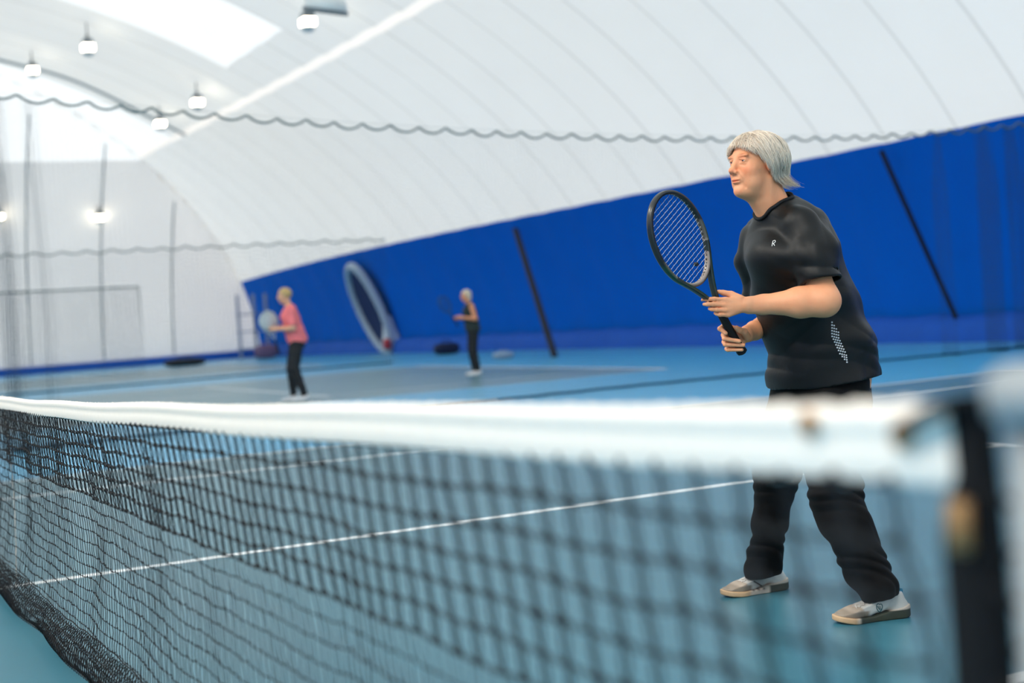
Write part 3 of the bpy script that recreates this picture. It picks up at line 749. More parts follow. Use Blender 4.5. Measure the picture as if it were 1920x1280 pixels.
RH = [[gp(1381, 617, .034), gp(1358, 610, .026), gp(1350, 616, -.002), gp(1360.5, 624.5, -.021)],
      [gp(1384, 628, .036), gp(1357, 628, .022), gp(1358.5, 634.5, -.012), gp(1386, 639.5, -.026)],
      [gp(1386, 637, .036), gp(1358, 641, .022), gp(1360, 645.5, -.012), gp(1394, 647, -.026)],
      [gp(1390, 645, .034), gp(1363, 654, .020), gp(1365, 655.5, -.012), gp(1391, 655.5, -.025)]]
RHT = [gp(1400, 630, .030), gp(1395, 622, .012), gp(1386.5, 618.5, -.006), gp(1381, 614.5, -.014)]
def right_hand(p):
    d = None
    for i, f in enumerate(RH):
        c = cap(p, wR+(f[0]-wR)*.1, f[0], .0165, .0110); d = c if d is None else smin(d, c, .010)
    fs = None
    for i, f in enumerate(RH):
        rr = [(.0102, .0094, .0086, .0074), (.0104, .0096, .0086, .0074), (.0100, .0090, .0082, .0070), (.0092, .0082, .0074, .0064)][i]
        q = fing(p, f, rr); fs = q if fs is None else smin(fs, q, .0015)
    d = smin(d, fs, .005); d = smin(d, fing(p, RHT, (.015, .0125, .0100, .0086), .006), .007)
    g = cap(p, rk_pt(-.01), rk_pt(.22), GR+.0008, GR+.0008)
    return smax(d, -g, .002)
LK, LA = [PX(1560, 760, 3.04), PX(1558, 870, 3.10), PX(1567, 930, 3.155), PX(1598, 1008, 3.22), PX(1630, 1085, 3.285), PX(1647, 1122, 3.30)], None
RK = [PX(1500, 760, 2.87), PX(1462, 870, 2.79), PX(1451, 930, 2.76), PX(1442, 1008, 2.70), PX(1432, 1060, 2.675), PX(1428, 1080, 2.665)]
def neck_sdf(p):
    a = h2w((0, -.022, -.050)); d = cap(p, a, NB+np.array([0, .005, -.02]), .052, .060)
    d = smin(d, cap(p, h2w((0, .018, -.095)), NB+np.array([0, -.028, -.03]), .038, .040), .03)
    for s in (-1, 1): d = smin(d, cap(p, h2w((s*.052, -.020, -.065)), NB+np.array([s*.018, -.055, -.018]), .010, .012), .016)
    return d
def body_sdf(p):
    q = (p-HO) @ HR
    d = smin(head_sdf(q), neck_sdf(p), .022)
    t = echain(p, TOR, [.12, .16, .165, .165, .17, .18, .17], [.06, .11, .14, .15, .155, .155, .14], k=.02)
    d = smin(d, t, .03)
    for S, E, W_, r in ((sL, eL, wL, 1), (sR, eR, wR, 1)):
        a = cap(p, S, E, .048, .050); m1 = E+(W_-E)*.32; m2 = E+(W_-E)*.80
        f = smin(cap(p, E, m1, .0520, .0535), cap(p, m1, m2, .0510, .0335), .02); f = smin(f, echain(p, [m2, W_], [.0265, .0235], [.034, .031], lat=FW), .015)
        a = smin(a, f, .03); d = smin(d, a, .03)
    d = smin(d, left_hand(p), .012); d = smin(d, right_hand(p), .012)
    for K in (LK, RK):
        d = smin(d, echain(p, K, [.075, .07, .055, .045, .030, .026], [.075, .07, .055, .045, .030, .026], k=.01), .02)
    return d
V, F = mesh_sdf(body_sdf, (2.45, 1.80, .05), (3.50, 2.95, 1.78), .0055)
# finer head and hands: refine by meshing the same field twice and keeping the fine pieces only where needed
def region_mesh(lo, hi, h): return mesh_sdf(body_sdf, lo, hi, h)
def body_cols(V):
    c = np.ones((len(V), 3)); q = (V-HO) @ HR; m = np.abs(q[:, 0])
    def blob(cen, rad, col, mirror=True):
        x = np.stack([m if mirror else q[:, 0], q[:, 1], q[:, 2]], 1); k = np.exp(-(((x-np.array(cen))/np.array(rad))**2).sum(1)*1.2)[:, None]
        nonlocal c; c = c*(1-k)+np.array(col)*k
    blob((.040, .07, -.035), (.022, .03, .020), (1.0, .72, .66)); blob((0, .11, -.036), (.013, .016, .012), (1.0, .70, .66), False)
    blob((.03, .09, .013), (.02, .02, .008), (1.0, .84, .78)); blob((0, .08, -.108), (.02, .02, .012), (1.0, .80, .74), False)
    blob((0, .098, -.0665), (.021, .012, .0050), (.93, .60, .60), False); blob((0, .096, -.0745), (.018, .012, .0055), (.95, .62, .61), False)
    blob((.032, .086, .0225), (.019, .02, .0035), (.62, .50, .44))
    blob((.031, .087, .0045), (.013, .008, .0018), (.55, .40, .38)); blob((.031, .087, -.0045), (.013, .008, .0014), (.72, .5, .47))
    blob((.050, .056, -.072), (.0022, .012, .0022), (.45, .3, .26)); blob((.075, .0, -.03), (.01, .02, .016), (1, .72, .66))
    blob((0, .06, -.16), (.03, .04, .03), (1.0, .86, .80), False)
    for K in (LH['K'], ):
        for k in K: k_ = np.exp(-(((V-k)/.010)**2).sum(1))[:, None]*.5; c = c*(1-k_)+np.array((1.0, .82, .76))*k_
    tips = [(f[-1], f[-2]) for f in LH['F']]+[(f[-1], f[-2]) for f in RH]
    for t_, s_ in tips:
        ax = (t_-s_)/np.linalg.norm(t_-s_); nn = -FW-((-FW) @ ax)*ax; nn /= np.linalg.norm(nn); ce = t_+ax*.001+nn*.006
        k_ = np.exp(-(((V-ce)/.0045)**2).sum(1)**2)[:, None]; c = c*(1-k_)+np.array((1.03, 1.02, 1.0))*k_
    return c
def splice(base, regions):
    """replace parts of a mesh by finer pieces of the same field (they overlap by a hair's breadth under one surface)"""
    V, F = base; out = [(V, F)]
    for lo, hi, h in regions:
        lo, hi = np.array(lo), np.array(hi); Vb, Fb = out[0]; cen = Vb[Fb].mean(1); pad = .006
        keep = ~((cen > lo+pad) & (cen < hi-pad)).all(1); out[0] = (Vb, Fb[keep])
        out.append(mesh_sdf(body_sdf, lo, hi, h))
    Vs, Fs, n = [], [], 0
    for V, F in out: Vs.append(V); Fs.append(F+n); n += len(V)
    return compact(np.concatenate(Vs), np.concatenate(Fs))
hd = HO
hands_lo = np.minimum(np.min([f[-1] for f in LH['F']], 0), np.min([x for f in RH for x in f], 0))-.02
hands_hi = np.maximum(np.maximum(wL, wR), np.max([x for f in RH for x in f], 0))+.02
V, F = splice((V, F), [(hd+np.array([-.11, -.15, -.16]), hd+np.array([.11, .04, .08]), .0017), (hands_lo, hands_hi, .0015)])
obj('body', V, F, M_SKIN, woman, cols=body_cols(V))
# eyes
for s in (-1, 1):
    c = h2w((s*.031, .0722, 0)); th = np.linspace(0, 2*PI, 25)[:-1]; V_, C_ = [], []
    for a in np.linspace(0, PI, 19):
        for t in th:
            V_.append(c+(HY*math.cos(a)+(HX*math.cos(t)+HZ*math.sin(t))*math.sin(a))*.0125)
            C_.append((.05, .05, .06) if a < .22 else ((.10, .13, .17) if a < .52 else (1, .95, .93)))
    Fq = [(i*24+j, i*24+(j+1) % 24, (i+1)*24+(j+1) % 24, (i+1)*24+j) for i in range(18) for j in range(24)]
    obj('eye', V_, Fq, M_EYEW, woman, cols=np.array(C_))

# --- t-shirt
slL = [PX(1502, 424, 3.085), PX(1526, 474, 3.14), PX(1540, 531, 3.175)]
slR = [PX(1426, 444, 2.81), PX(1420, 492, 2.765), PX(1434, 548, 2.74)]
nax = (h2w((0, -.02, -.06))-NB); nax /= np.linalg.norm(nax)
HEM = PX(1543, 713, 2.95)
def folds(p):
    x, y, z = p.T
    m1 = .5+.5*np.sin(11*z+7*y-9*x+1); m2 = .5+.5*np.sin(13*y-8*z+17*x+2)
    f = .0026*m1**2*(1-2*np.abs(np.sin(38*z+26*y+9*x+2.2*np.sin(9*y+4*x)+1.1*np.sin(21*z))))+.0022*m2**2*(1-2*np.abs(np.sin(24*z-40*y-14*x+2*np.sin(12*z))))
    f = f+.0040*np.sin(26*z+14*y+6*x+2*np.sin(5*x))*np.clip((1.30-z)*3, 0, 1)+.0045*np.sin(9*y-30*z+11*x+1.2*np.sin(9*z))+.0030*np.sin(41*y+18*z-13*x+3)
    return f
def torso_out(p):
    d = echain(p, TOR[:6]+[PX(1546, 735, 2.95)], [.135, .185, .190, .192, .205, .212, .212], [.085, .140, .170, .178, .186, .186, .184], k=.03)
    d = smin(d, ell(p, PX(1462, 482, 2.99), (.135, .110, .085)), .08)
    d = smin(d, cap(p, NB+np.array([0, .01, -.02]), PX(1515, 430, 2.95), .066, .09), .05)
    d = smin(d, cap(p, NB+np.array([0, .01, -.03]), slL[0], .055, .062), .04); d = smin(d, cap(p, NB+np.array([0, .01, -.03]), slR[0], .055, .060), .04)
    return d
def shirt_sdf(p, hole_on=True):
    d = torso_out(p)
    for sl, k in ((slL, 1), (slR, -1)):
        s = echain(p, sl+[sl[2]+(sl[2]-sl[1])*.5], [.068, .074, .070, .070], [.070, .078, .0765, .078], lat=FW, k=.02)
        ax = (sl[2]-sl[1])/np.linalg.norm(sl[2]-sl[1]); 
        s = smax(s, (p-sl[2]) @ ax, .004)
        inner = smax(cap(p, sl[1], sl[2]+ax*.1, .058, .060), -((p-sl[2]) @ ax+.030), .004)
        s = np.maximum(s, -inner)
        d = smin(d, s, .022) if k > 0 else smin(d, s, .022)
    d = d+folds(p)
    hemn = np.array([0, -.10, 1.0]); hemn /= np.linalg.norm(hemn)
    d = np.maximum(d, -((p-HEM) @ hemn)+.003*np.sin(p[:, 0]*30))
    cav = ell(p, HEM, (.200, .172, .035)); d = np.maximum(d, -cav)
    if not hole_on: return d
    R0 = NB-nax*.02
    hole = cap(p, R0-nax*.02, R0+nax*.16, .0665, .080)
    return smax(d, -hole, .004)
V, F = mesh_sdf(shirt_sdf, (2.55, 2.0, .78), (3.35, 2.95, 1.60), .0045)
obj('t_shirt', V, F, M_SHIRT, woman)
shirt = woman.children[-1]
# collar band round the neck opening
ring = []
u_ = np.cross(nax, (1, 0, 0)); u_ /= np.linalg.norm(u_); v_ = np.cross(nax, u_)
for a in np.linspace(0, 2*PI, 72, endpoint=False):
    dv = u_*math.cos(a)+v_*math.sin(a); R0 = NB-nax*.02
    cand = [R0+dv*(.0665+.0135*(s+.02)/.18)+nax*s for s in np.arange(.14, -.02, -.001)]+[R0-nax*.02+(dv*math.cos(q)-nax*math.sin(q))*.0665 for q in np.linspace(0, PI/2, 90)]
    val = shirt_sdf(np.array(cand), False); ok_ = (val < .0015).any() and np.argmax(val < .0015) < 159
    if ok_: P = cand[int(np.argmax(val < .0015))]
    else:        # at the throat the band lies on the skin where the neck leaves the jersey
        rs = np.arange(.02, .125, .002); P = None
        for s in np.arange(.10, -.14, -.002):
            line = R0+nax*s+rs[:, None]*dv; bd = body_sdf(line); k_ = int(np.argmax(bd > .0035)) if (bd > .0035).any() else len(rs)-1
            if shirt_sdf(line[k_:k_+1], False)[0] < .0020: P = line[k_]; break
        if P is None: P = line[k_]
    for _ in range(40):
        if body_sdf(P[None])[0] > .0035: break
        P = P+dv*.0015
        for _k in range(30):
            v_n = shirt_sdf(P[None], False)[0]
            if v_n > .0030: P = P-nax*.001
            elif v_n < .0005: P = P+nax*.001
            else: break
    ring.append(P)
ring = np.array(ring); ring = (np.roll(ring, 1, 0)+ring+np.roll(ring, -1, 0))/3
mb = MB(); mb.tube(ring, .0070, 8, closed=True, flat=(1, 1)); mb.build('collar', M_COLLAR, woman)
# sleeve hem stitching
for sl in (slL,):
    ax = (sl[2]-sl[1])/np.linalg.norm(sl[2]-sl[1])
# studs on the hip and the chest mark
def on_shirt(x, y, f=None):
    P = raymarch(f or shirt_sdf, x, y); n = sdf_normal(f or shirt_sdf, P)[0]; return P, n
mb = MB(); rowsS = [(1559, 606, 1), (1560, 611, 1), (1561, 616, 3)]+[(1560+.2*i, 611+5.2*i, 4) for i in range(2, 3)]
dots = []
colx = {0: [(1559, 605), (1562, 631), (1570, 655), (1584, 676)], 1: [(1566, 610), (1567, 634), (1576, 655), (1584, 670)], 2: [(1572, 613), (1571, 636), (1581, 655), (1586, 664)], 3: [(1565, 632), (1566, 634), (1574, 660), (1580, 670)]}
def dcurve(t):
    y = 604+t*74; x = 1560+(-1.5)*math.sin(t*PI)*0+(0 if t < .35 else (t-.35)*34); return x, y
for i in range(15):
    t = i/14; x, y = dcurve(t); n = 1 if i in (0, 14) else (2 if i in (1, 13) else (3 if i == 2 or i == 12 else 4))
    for k in range(n):
        off = k*4.0 if i < 8 else (4-n)*2+k*4.0
        P, nn = on_shirt(x+off, y+k*1.0+(.8 if i > 10 else 0)); dots.append((P, nn))
for P, nn in dots: mb.lathe([(.0031, -.001), (.0031, .0006), (.0018, .0016), (0, .0018)], P, nn, 8)
mb.build('stud_pattern', M_STUD, shirt, kind='stuff')
def stroke(fn, pts, w, name, m, parent, lift=.0012):
    mb = MB(); P = catmull(pts, 5); W3 = []
    for x, y in P:
        Q, n = on_shirt(x, y, fn); W3.append((Q+n*lift, n))
    A = np.array([q for q, n in W3]); Nn = np.array([n for q, n in W3]); T = np.gradient(A, axis=0); T /= np.linalg.norm(T, axis=1)[:, None]+1e-9; S = np.cross(T, Nn)
    Lf, Rt_ = A-S*w, A+S*w; V = np.concatenate([Lf, Rt_, Rt_-Nn*.001, Lf-Nn*.001]); n = len(A)
    F = [(i, i+1, n+i+1, n+i) for i in range(n-1)]+[(n+i, n+i+1, 2*n+i+1, 2*n+i) for i in range(n-1)]+[(3*n+i, 3*n+i+1, i+1, i) for i in range(n-1)]
    return V, F
mb = MB()
for pts in ([(1449.6, 451.5), (1448.6, 456), (1447.6, 461.5)], [(1449.0, 452.0), (1453.0, 450.8), (1453.8, 453.5), (1450.5, 456.3), (1449, 456.5)], [(1450.4, 456.4), (1451.6, 459), (1453.0, 460.6)]):
    mb.add(*stroke(shirt_sdf, pts, .0011, 'x', M_PRINT, shirt))
mb.build('chest_mark', M_PRINT, shirt, smooth=False)

# --- trousers
def pant_fold(p):
    x, y, z = p.T
    return .0035*np.sin(34*z+10*x+2*np.sin(20*y))*np.clip(1.2-np.abs(z-.5)*.5, 0, 1)+.0045*np.sin(58*z-16*y+7*x+1.5*np.sin(7*z))*np.exp(-((z-.13)/.12)**2)*.5+.0035*(1-2*np.abs(np.sin(48*z+14*y-9*x+2.5*np.sin(14*y+3)+1.2*np.sin(31*z))))*(np.exp(-((z-.14)/.12)**2)+.9*np.exp(-((z-.46)/.07)**2)+.25)+.003*np.sin(50*z+25*y)*np.exp(-((z-.47)/.07)**2)+.0022*np.sin(25*z+33*y-20*x)
def pants_sdf(p):
    L = [PX(1566, 740, 3.04), PX(1557, 870, 3.10), PX(1566, 930, 3.155), PX(1585, 979, 3.20), PX(1611, 1038, 3.25), PX(1630, 1070, 3.27), PX(1644, 1098, 3.30), PX(1648, 1128, 3.305)]
    R = [PX(1506, 740, 2.87), PX(1459, 870, 2.79), PX(1450, 930, 2.76), PX(1444, 979, 2.73), PX(1436, 1038, 2.69), PX(1430, 1064, 2.675), PX(1427, 1090, 2.665)]
    d = echain(p, L, [.110, .094, .092, .086, .077, .074, .064, .061], [.125, .092, .094, .086, .077, .078, .066, .062], k=.012)
    d = smin(d, ell(p, PX(1600, 926, 3.19), (.045, .035, .05)), .02)
    d2 = echain(p, R, [.112, .091, .074, .067, .063, .065, .060], [.125, .091, .073, .066, .063, .066, .061], k=.012)
    d = smin(d, d2, .012)
    d = smin(d, echain(p, [PX(1543, 690, 2.95), PX(1542, 745, 2.95), PX(1535, 775, 2.95)], [.188, .190, .12], [.160, .165, .12]), .03)
    d = d+pant_fold(p)
    aL = L[-1]-L[-2]; aL /= np.linalg.norm(aL); hL = PX(1646, 1121, 3.30); nL = aL+np.array([0, .15, 0]); 
    hR = PX(1428, 1077, 2.665); nR = np.array([0, .12, -1.0])
    left = p[:, 0] > 2.99
    cut = np.where(left, (p-hL) @ (nL/np.linalg.norm(nL)), (p-hR) @ (nR/np.linalg.norm(nR)))
    low = p[:, 2] < .35
    d = np.where(low, np.maximum(d, cut), d)
    cav = np.minimum(cap(p, L[-2], hL+aL*.03, .040, .050), cap(p, R[-2], hR+np.array([0, 0, -.03]), .038, .048))
    return np.maximum(d, -cav)
V, F = mesh_sdf(pants_sdf, (2.45, 2.1, .03), (3.55, 2.95, .99), .005)
obj('trousers', V, F, M_TROU, woman)

# --- hair: a shaped cap and a few thousand locks combed over it
def hair_base(q):
    a = np.abs(q[:, 0]); m = np.stack([a, q[:, 1], q[:, 2]], 1)
    d = ell(q, (0, -.018, .024), (.078, .096, .080))
    d = smin(d, ell(m, (.036, -.045, -.020), (.042, .054, .075)), .03)
    d = smin(d, ell(q, (0, -.070, -.030), (.055, .042, .062)), .03)
    front = (q[:, 1]-.052)*.85+(-(q[:, 2]-.052))*.6        # face opening
    side = q[:, 1]-np.interp(q[:, 2], [-.08, -.05, -.026, .008, .034, .052], [-.060, -.030, -.008, .022, .058, .078])
    d = smax(d, np.where(q[:, 2] > .055, -1, side), .008)
    return smax(d, -(q[:, 2]+.052+.35*q[:, 1]), .01)
V, F = mesh_sdf(hair_base, (-.12, -.16, -.14), (.12, .12, .15), .003)
hb_cols = np.ones((len(V), 3))*.95
hair = obj('hair', h2w(V), F, M_HAIR, woman, cols=hb_cols)
def coll(q): return np.minimum(np.minimum(skull(q)-.004, cap(q, (0, -.02, -.05), (0, -.05, -.16), .052, .062)), 9)
rng = np.random.default_rng(11)
NS, NP = 9500, 18
u = rng.uniform(0, 1, NS); th = rng.uniform(0, 2*PI, NS)
ph = np.arccos(1-u*(1.22))                               # polar angle from the crown
ctr = np.array([0, -.016, .022]); rad = np.array([.073, .094, .078])
dirs = np.stack([np.sin(ph)*np.sin(th), np.sin(ph)*np.cos(th), np.cos(ph)], 1)
keep = ~((dirs[:, 1] > .55) & (dirs[:, 2] < .34)) & ~((np.abs(dirs[:, 0]) < .9) & (dirs[:, 1] > .25) & (dirs[:, 2] < .3))
dirs = dirs[keep]; th = th[keep]; ph = ph[keep]; NS = len(dirs); root = ctr+dirs*rad*1.01
lay = rng.uniform(0, 1, NS)**1.3; thick = .003+.012*lay
S_ = np.zeros((NS, NP, 3)); S_[:, 0] = root
side = np.where(np.abs(root[:, 0]) < .010, np.sign(rng.normal(size=NS)), np.sign(root[:, 0]))
isf = (root[:, 1] > .022) & (root[:, 2] > .05)          # fringe roots
fr_sel = isf & (rng.uniform(size=NS) < .62)
length = np.where(fr_sel, rng.uniform(.045, .075, NS), rng.uniform(.155, .255, NS))
back = np.clip(-root[:, 1]/.09, 0, 1)
length = np.where(~fr_sel, length*(1-.1*np.clip(1-(root[:, 2]+.05)/.16, 0, 1)), length)
vel = np.stack([side*(.75+0*side), np.where(fr_sel, 1.15, .12-.75*back), .12+0*side], 1)+rng.normal(0, .07, (NS, 3))
vel = vel/np.linalg.norm(vel, axis=1)[:, None]
pos = root.copy(); stepl = (length/(NP-1))[:, None]
lock = np.round(th*9)+np.round(ph*8)*37; lockn = np.sin(lock*12.9898)*43758.5453; lockn = lockn-np.floor(lockn)
for i in range(1, NP):
    t = i/(NP-1)
    acc = np.zeros((NS, 3)); acc[:, 2] = -.34
    acc[:, 1] += np.where(fr_sel, .10, np.where(pos[:, 2] < .05, -.20, -.12))
    low = np.clip((-.040-pos[:, 2])/.04, 0, 1)*(~fr_sel)
    bk = np.clip((-pos[:, 1]-.01)/.06, 0, 1)
    acc[:, 1] += -low*bk*.72; acc[:, 2] += low*bk*.22; acc[:, 0] += -side*low*(1-bk)*.10
    acc += rng.normal(0, .03, (NS, 3)); acc[:, 0] += (lockn-.5)*.10; acc[:, 1] += (np.modf(lockn*7.3)[0]-.5)*.10
    vel = vel*.80+acc*.55; vel /= np.linalg.norm(vel, axis=1)[:, None]
    pos = pos+vel*stepl
    tgt = thick*(.75+.45*np.sin(PI*min(1, t*1.1)))
    for _ in range(2):
        dd = coll(pos); g = sdf_normal(coll, pos, .003); push_ = np.clip(tgt-dd, 0, .03); pos = pos+g*push_[:, None]
    dd = coll(pos); far = np.clip(dd-tgt-.004, 0, .02)*np.where(low*bk > .2, 0, .5); pos = pos-sdf_normal(coll, pos, .003)*far[:, None]
    S_[:, i] = pos
bx_ = [-.2, -.03, -.009, .011, .039, .078, .095, .12]; bz_ = [-.15, -.070, -.050, -.026, .008, .034, .052, .058]
nzz = rng.normal(0, .0035, NS)
under = S_[:, :, 2] < np.interp(S_[:, :, 1], bx_, bz_)+nzz[:, None]
first = np.where(under.any(1), under.argmax(1), NP)
for i in range(1, NP): m_ = first <= i; S_[m_, i] = S_[m_, i-1]+(S_[m_, i-1]-S_[m_, max(0, i-2)])*.02+1e-6
short = first < 5
bad = (S_[:, -1, 1] > .06) & (~fr_sel) & (S_[:, -1, 2] < .02)
bad = short; S_ = S_[~bad]; keepn = len(S_); lc = lockn[~bad]
W_s = h2w(S_.reshape(-1, 3)).reshape(S_.shape)
rr = np.linspace(1, .25, NP)[None, :]**.7*rng.uniform(.0004, .0009, (keepn, 1))
V, F = multi_tubes(W_s, rr, 3)
print('HAIR', V.min(0), V.max(0), S_.min(), S_.max())
tone = np.where(rng.uniform(size=keepn) < .05, .42, rng.uniform(.88, 1.24, keepn))*(.90+.22*lc)
tint = np.stack([tone*1.0, tone*(.985-.02*lc), tone*(.965-.05*lc)], 1)
obj('strands', V, F, M_HAIR, hair, cols=np.repeat(tint, NP*3, axis=0), kind='stuff')

# --- shoes
def make_shoe(heel, toe, outer, label, gum):
    heel = np.array([heel[0], heel[1], 0.0]); toe = np.array([toe[0], toe[1], 0.0]); u = (toe-heel)/np.linalg.norm(toe-heel); L = np.linalg.norm(toe-heel); v = np.cross((0, 0, 1.0), u)*outer; w = np.array([0, 0, 1.0])
    R = np.stack([u, v, w], 1)
    def loc(p): return (p-heel) @ R
    def out(q):      # plan outline half width and centre
        t = np.clip(q[:, 0]/L, 0, 1); 
        hw = .034+.014*np.sin(PI*np.clip((t-.15)/.95, 0, 1))**1.3; c = -.006*np.sin(PI*t)
        return t, hw, c
    def plan(q, grow=0.0):
        d = None
        for a, b, ra, rb, c0, c1 in ((.030, .10, .033, .034, 0, -.002), (.10, .205, .034, .049, -.002, -.004), (.205, L-.042, .049, .040, -.004, -.010)):
            s = cap(np.stack([q[:, 0], q[:, 1], 0*q[:, 0]], 1), (a, c0, 0), (b, c1, 0), ra+grow, rb+grow); d = s if d is None else smin(d, s, .01)
        return d
    def sole(p):
        q = loc(p); lift = .012*np.clip((q[:, 0]-(L-.09))/.09, 0, 1)**2+.004*np.clip((.03-q[:, 0])/.03, 0, 1)
        top = .021+.021*np.clip((.14-q[:, 0])/.12, 0, 1)+lift
        return smax(plan(q, .002), np.maximum(q[:, 2]-top, lift+.0005-q[:, 2]), .006)
    def upper(p):
        q = loc(p)
        prof = [((.040, 0, .040), .034, .038), ((.055, 0, .078), .031, .030), ((.110, -.001, .064), .036, .034), ((.160, -.004, .050), .044, .032), ((.205, -.006, .038), .047, .032), ((L-.036, -.010, .034), .040, .027)]
        d = None
        for (a, ra, rb), (b, sa, sb) in zip(prof[:-1], prof[1:]):
            s = echain(q, [a, b], [ra, sa], [rb, sb], lat=(0, 1, 0)); d = s if d is None else smin(d, s, .02)
        d = smax(d, plan(q, -.0015), .008)
        d = smax(d, .018-q[:, 2], .004)
        collar = (q[:, 2]-(.094-.30*np.clip(q[:, 0]-.045, 0, .2)+.10*np.clip(.03-q[:, 0], 0, 1)))
        d = smax(d, collar, .005)
        hole = echain(q, [(.060, 0, .062), (.075, 0, .14)], [.0225, .024], [.040, .044], lat=(0, 1, 0)); hole = smax(hole, .05-q[:, 2], .003)
        d = smax(d, -hole, .004)
        d = d+.0012*np.sin(q[:, 0]*70+q[:, 1]*30)*np.clip((q[:, 0]-.18)*20, 0, 1)*.0
        # stitched panel steps
        st = np.abs(q[:, 0]-.175-.30*(q[:, 2]-.03)); d = d+.0016*np.exp(-(st/.0022)**2)
        st = np.abs(q[:, 0]-.095+.55*(q[:, 2]-.03)); d = d+.0012*np.exp(-(st/.002)**2)
        return d
    root = obj('shoe', np.zeros((0, 3)), [], M_SHOE, woman) if False else None
    lo = np.minimum(heel, toe)-[.08, .08, .01]; hi = np.maximum(heel, toe)+[.08, .08, .13]
    V, F = mesh_sdf(upper, lo, hi, .0026); q = loc(V); c = np.ones((len(V), 3))
    toe_k = np.clip((q[:, 0]-(L-.105)-.5*(q[:, 2]-.03))*150, 0, 1)[:, None]; c = c*(1-toe_k)+np.array((.78, .64, .53))*toe_k
    tip = (np.clip((.045-q[:, 2])*200, 0, 1)*np.clip((q[:, 0]-(L-.12))*80, 0, 1))[:, None]; c = c*(1-tip)+np.array((.42, .34, .27))*tip
    mesh_k = ((np.sin(q[:, 0]*900)*np.sin(q[:, 1]*900+q[:, 2]*900)) > .45)[:, None]*(toe_k > .5)*(tip < .3); c = c*np.where(mesh_k, .86, 1)
    shoe = obj('shoe', V, F, M_SHOE, woman, cols=c, label=label)
    V, F = mesh_sdf(sole, lo, hi, .0026); q = loc(V); c = np.tile(np.array((.95, .82, .73)), (len(V), 1))
    dk = (np.clip((.033+.06*np.clip(.10-q[:, 0], -.12, 1)*.2-q[:, 2]+(.0 if not gum else -.002))*400, 0, 1)*np.clip(((.20 if not gum else .095)-q[:, 0])*90, 0, 1))[:, None]; c = c*(1-dk)+np.array((.045, .055, .035))*dk
    gk = (np.clip((q[:, 0]-(L-.115 if gum else L-.075))*60, 0, 1)*np.clip((.030-q[:, 2]+.012*np.clip((q[:, 0]-(L-.09))/.09, 0, 1)**2)*300, 0, 1))[:, None]; c = c*(1-gk)+np.array((.80, .54, .33))*gk
    if gum:
        for k in range(3):
            x0 = .115+.022*k; kk = np.exp(-(((q[:, 0]-x0)/.006)**2+((q[:, 2]-.021)/.004)**2))[:, None]; c = c*(1-kk)+np.array((.12, .08, .07))*kk
    obj('sole', V, F, M_SHOE, shoe, cols=c)
    # laces
    mb = MB()
    def surf(a, b):
        z = .13
        while z > .02 and upper((heel+R @ np.array([a, b, z]))[None])[0] > .0005: z -= .0008
        return heel+R @ np.array([a, b, z+.002])
    for k in range(6):
        a = .112+.014*k; s = 1 if k % 2 else -1
        mb.tube(catmull([surf(a, -.018), surf(a+.004, -.009), surf(a+.007*s, 0), surf(a+.010, .009), surf(a+.012, .018)], 4), .0024, 6)
        mb.tube(catmull([surf(a+.012, -.018), surf(a+.006, -.006), surf(a+.004, .004), surf(a, .018)], 4), .0022, 6)
    k0 = surf(.106, 0)+w*.004
    for s in (-1, 1):
        mb.tube(catmull([k0, k0+v*s*.016+w*.010+u*.004, k0+v*s*.032+w*.000+u*.010, k0+v*s*.030-w*.010+u*.018, k0+v*s*.012+u*.006, k0], 5), .0020, 6)
        mb.tube(catmull([k0, k0+v*s*.018+u*.014-w*.004, surf(.132, s*.026), surf(.145, s*.033)], 5), .0019, 6)
    mb.lathe([(0, -.004), (.006, -.002), (.006, .003), (0, .005)], k0, (0, 0, 1), 8)
    mb.build('laces', M_LACE, shoe)
    # coloured heel lining
    mb = MB(); P = []
    for a in np.linspace(.55*PI, 1.45*PI, 18):
        x = .060+.041*math.cos(a); y = .0215*math.sin(a); z = .094-.30*max(0, x-.045)+.10*max(0, .03-x)-.004
        P.append(heel+R @ np.array([x, y, z]))
    mb.tube(P, .0048, 6, flat=(.7, 1.6)); mb.build('heel_lining', M_TEAL if not gum else M_SHOE, shoe) if not gum else None
    return shoe, heel, R, upper, L
shL = make_shoe((3.332, 2.556), (3.256, 2.296), 1, 'white shoe with dark olive sole, teal heel lining and shield emblem', False)
shR = make_shoe((2.674, 2.540), (2.620, 2.266), -1, 'white shoe with gum toe sole and a slanting side vent', True)
# shield emblem on the outer side of the left shoe, following its surface
def emblem(shoe, heel, R, upper, L):
    def f(p): return upper(p)
    def at(x, y):
        return raymarch(f, x, y, 4.4)
    mb = MB(); cx0, cy0 = 1649, 1139
    outl = [(-5.5, -5.5), (-2.5, -7.5), (0, -6.2), (3.2, -7.0), (5.2, -3.6), (4.6, 1.5), (2.6, 5.2), (0.4, 7.6), (-3.0, 5.0), (-5.2, 1.0), (-5.5, -5.5)]
    mb.add(*stroke(f, [(cx0+x, cy0+y) for x, y in outl], .0013, '', None, None, .0012))
    for k in (-2.6, 0, 2.6):
        mb.add(*stroke(f, [(cx0+k-2.2, cy0-3.5), (cx0+k*.6+1.4, cy0+4.2-abs(k)*.4)], .0009, '', None, None, .0012))
    mb.build('shield_emblem', M_EMB, shoe, smooth=False)
    mb = MB()
emblem(*shL)
mb = MB(); f = shR[3]
mb.add(*stroke(f, [(1413, 1089), (1420, 1093), (1428, 1098)], .0028, '', None, None, .001)); mb.build('side_vent', mat('brown vent mesh', (110, 94, 84), rough=.8), shR[0], smooth=False)

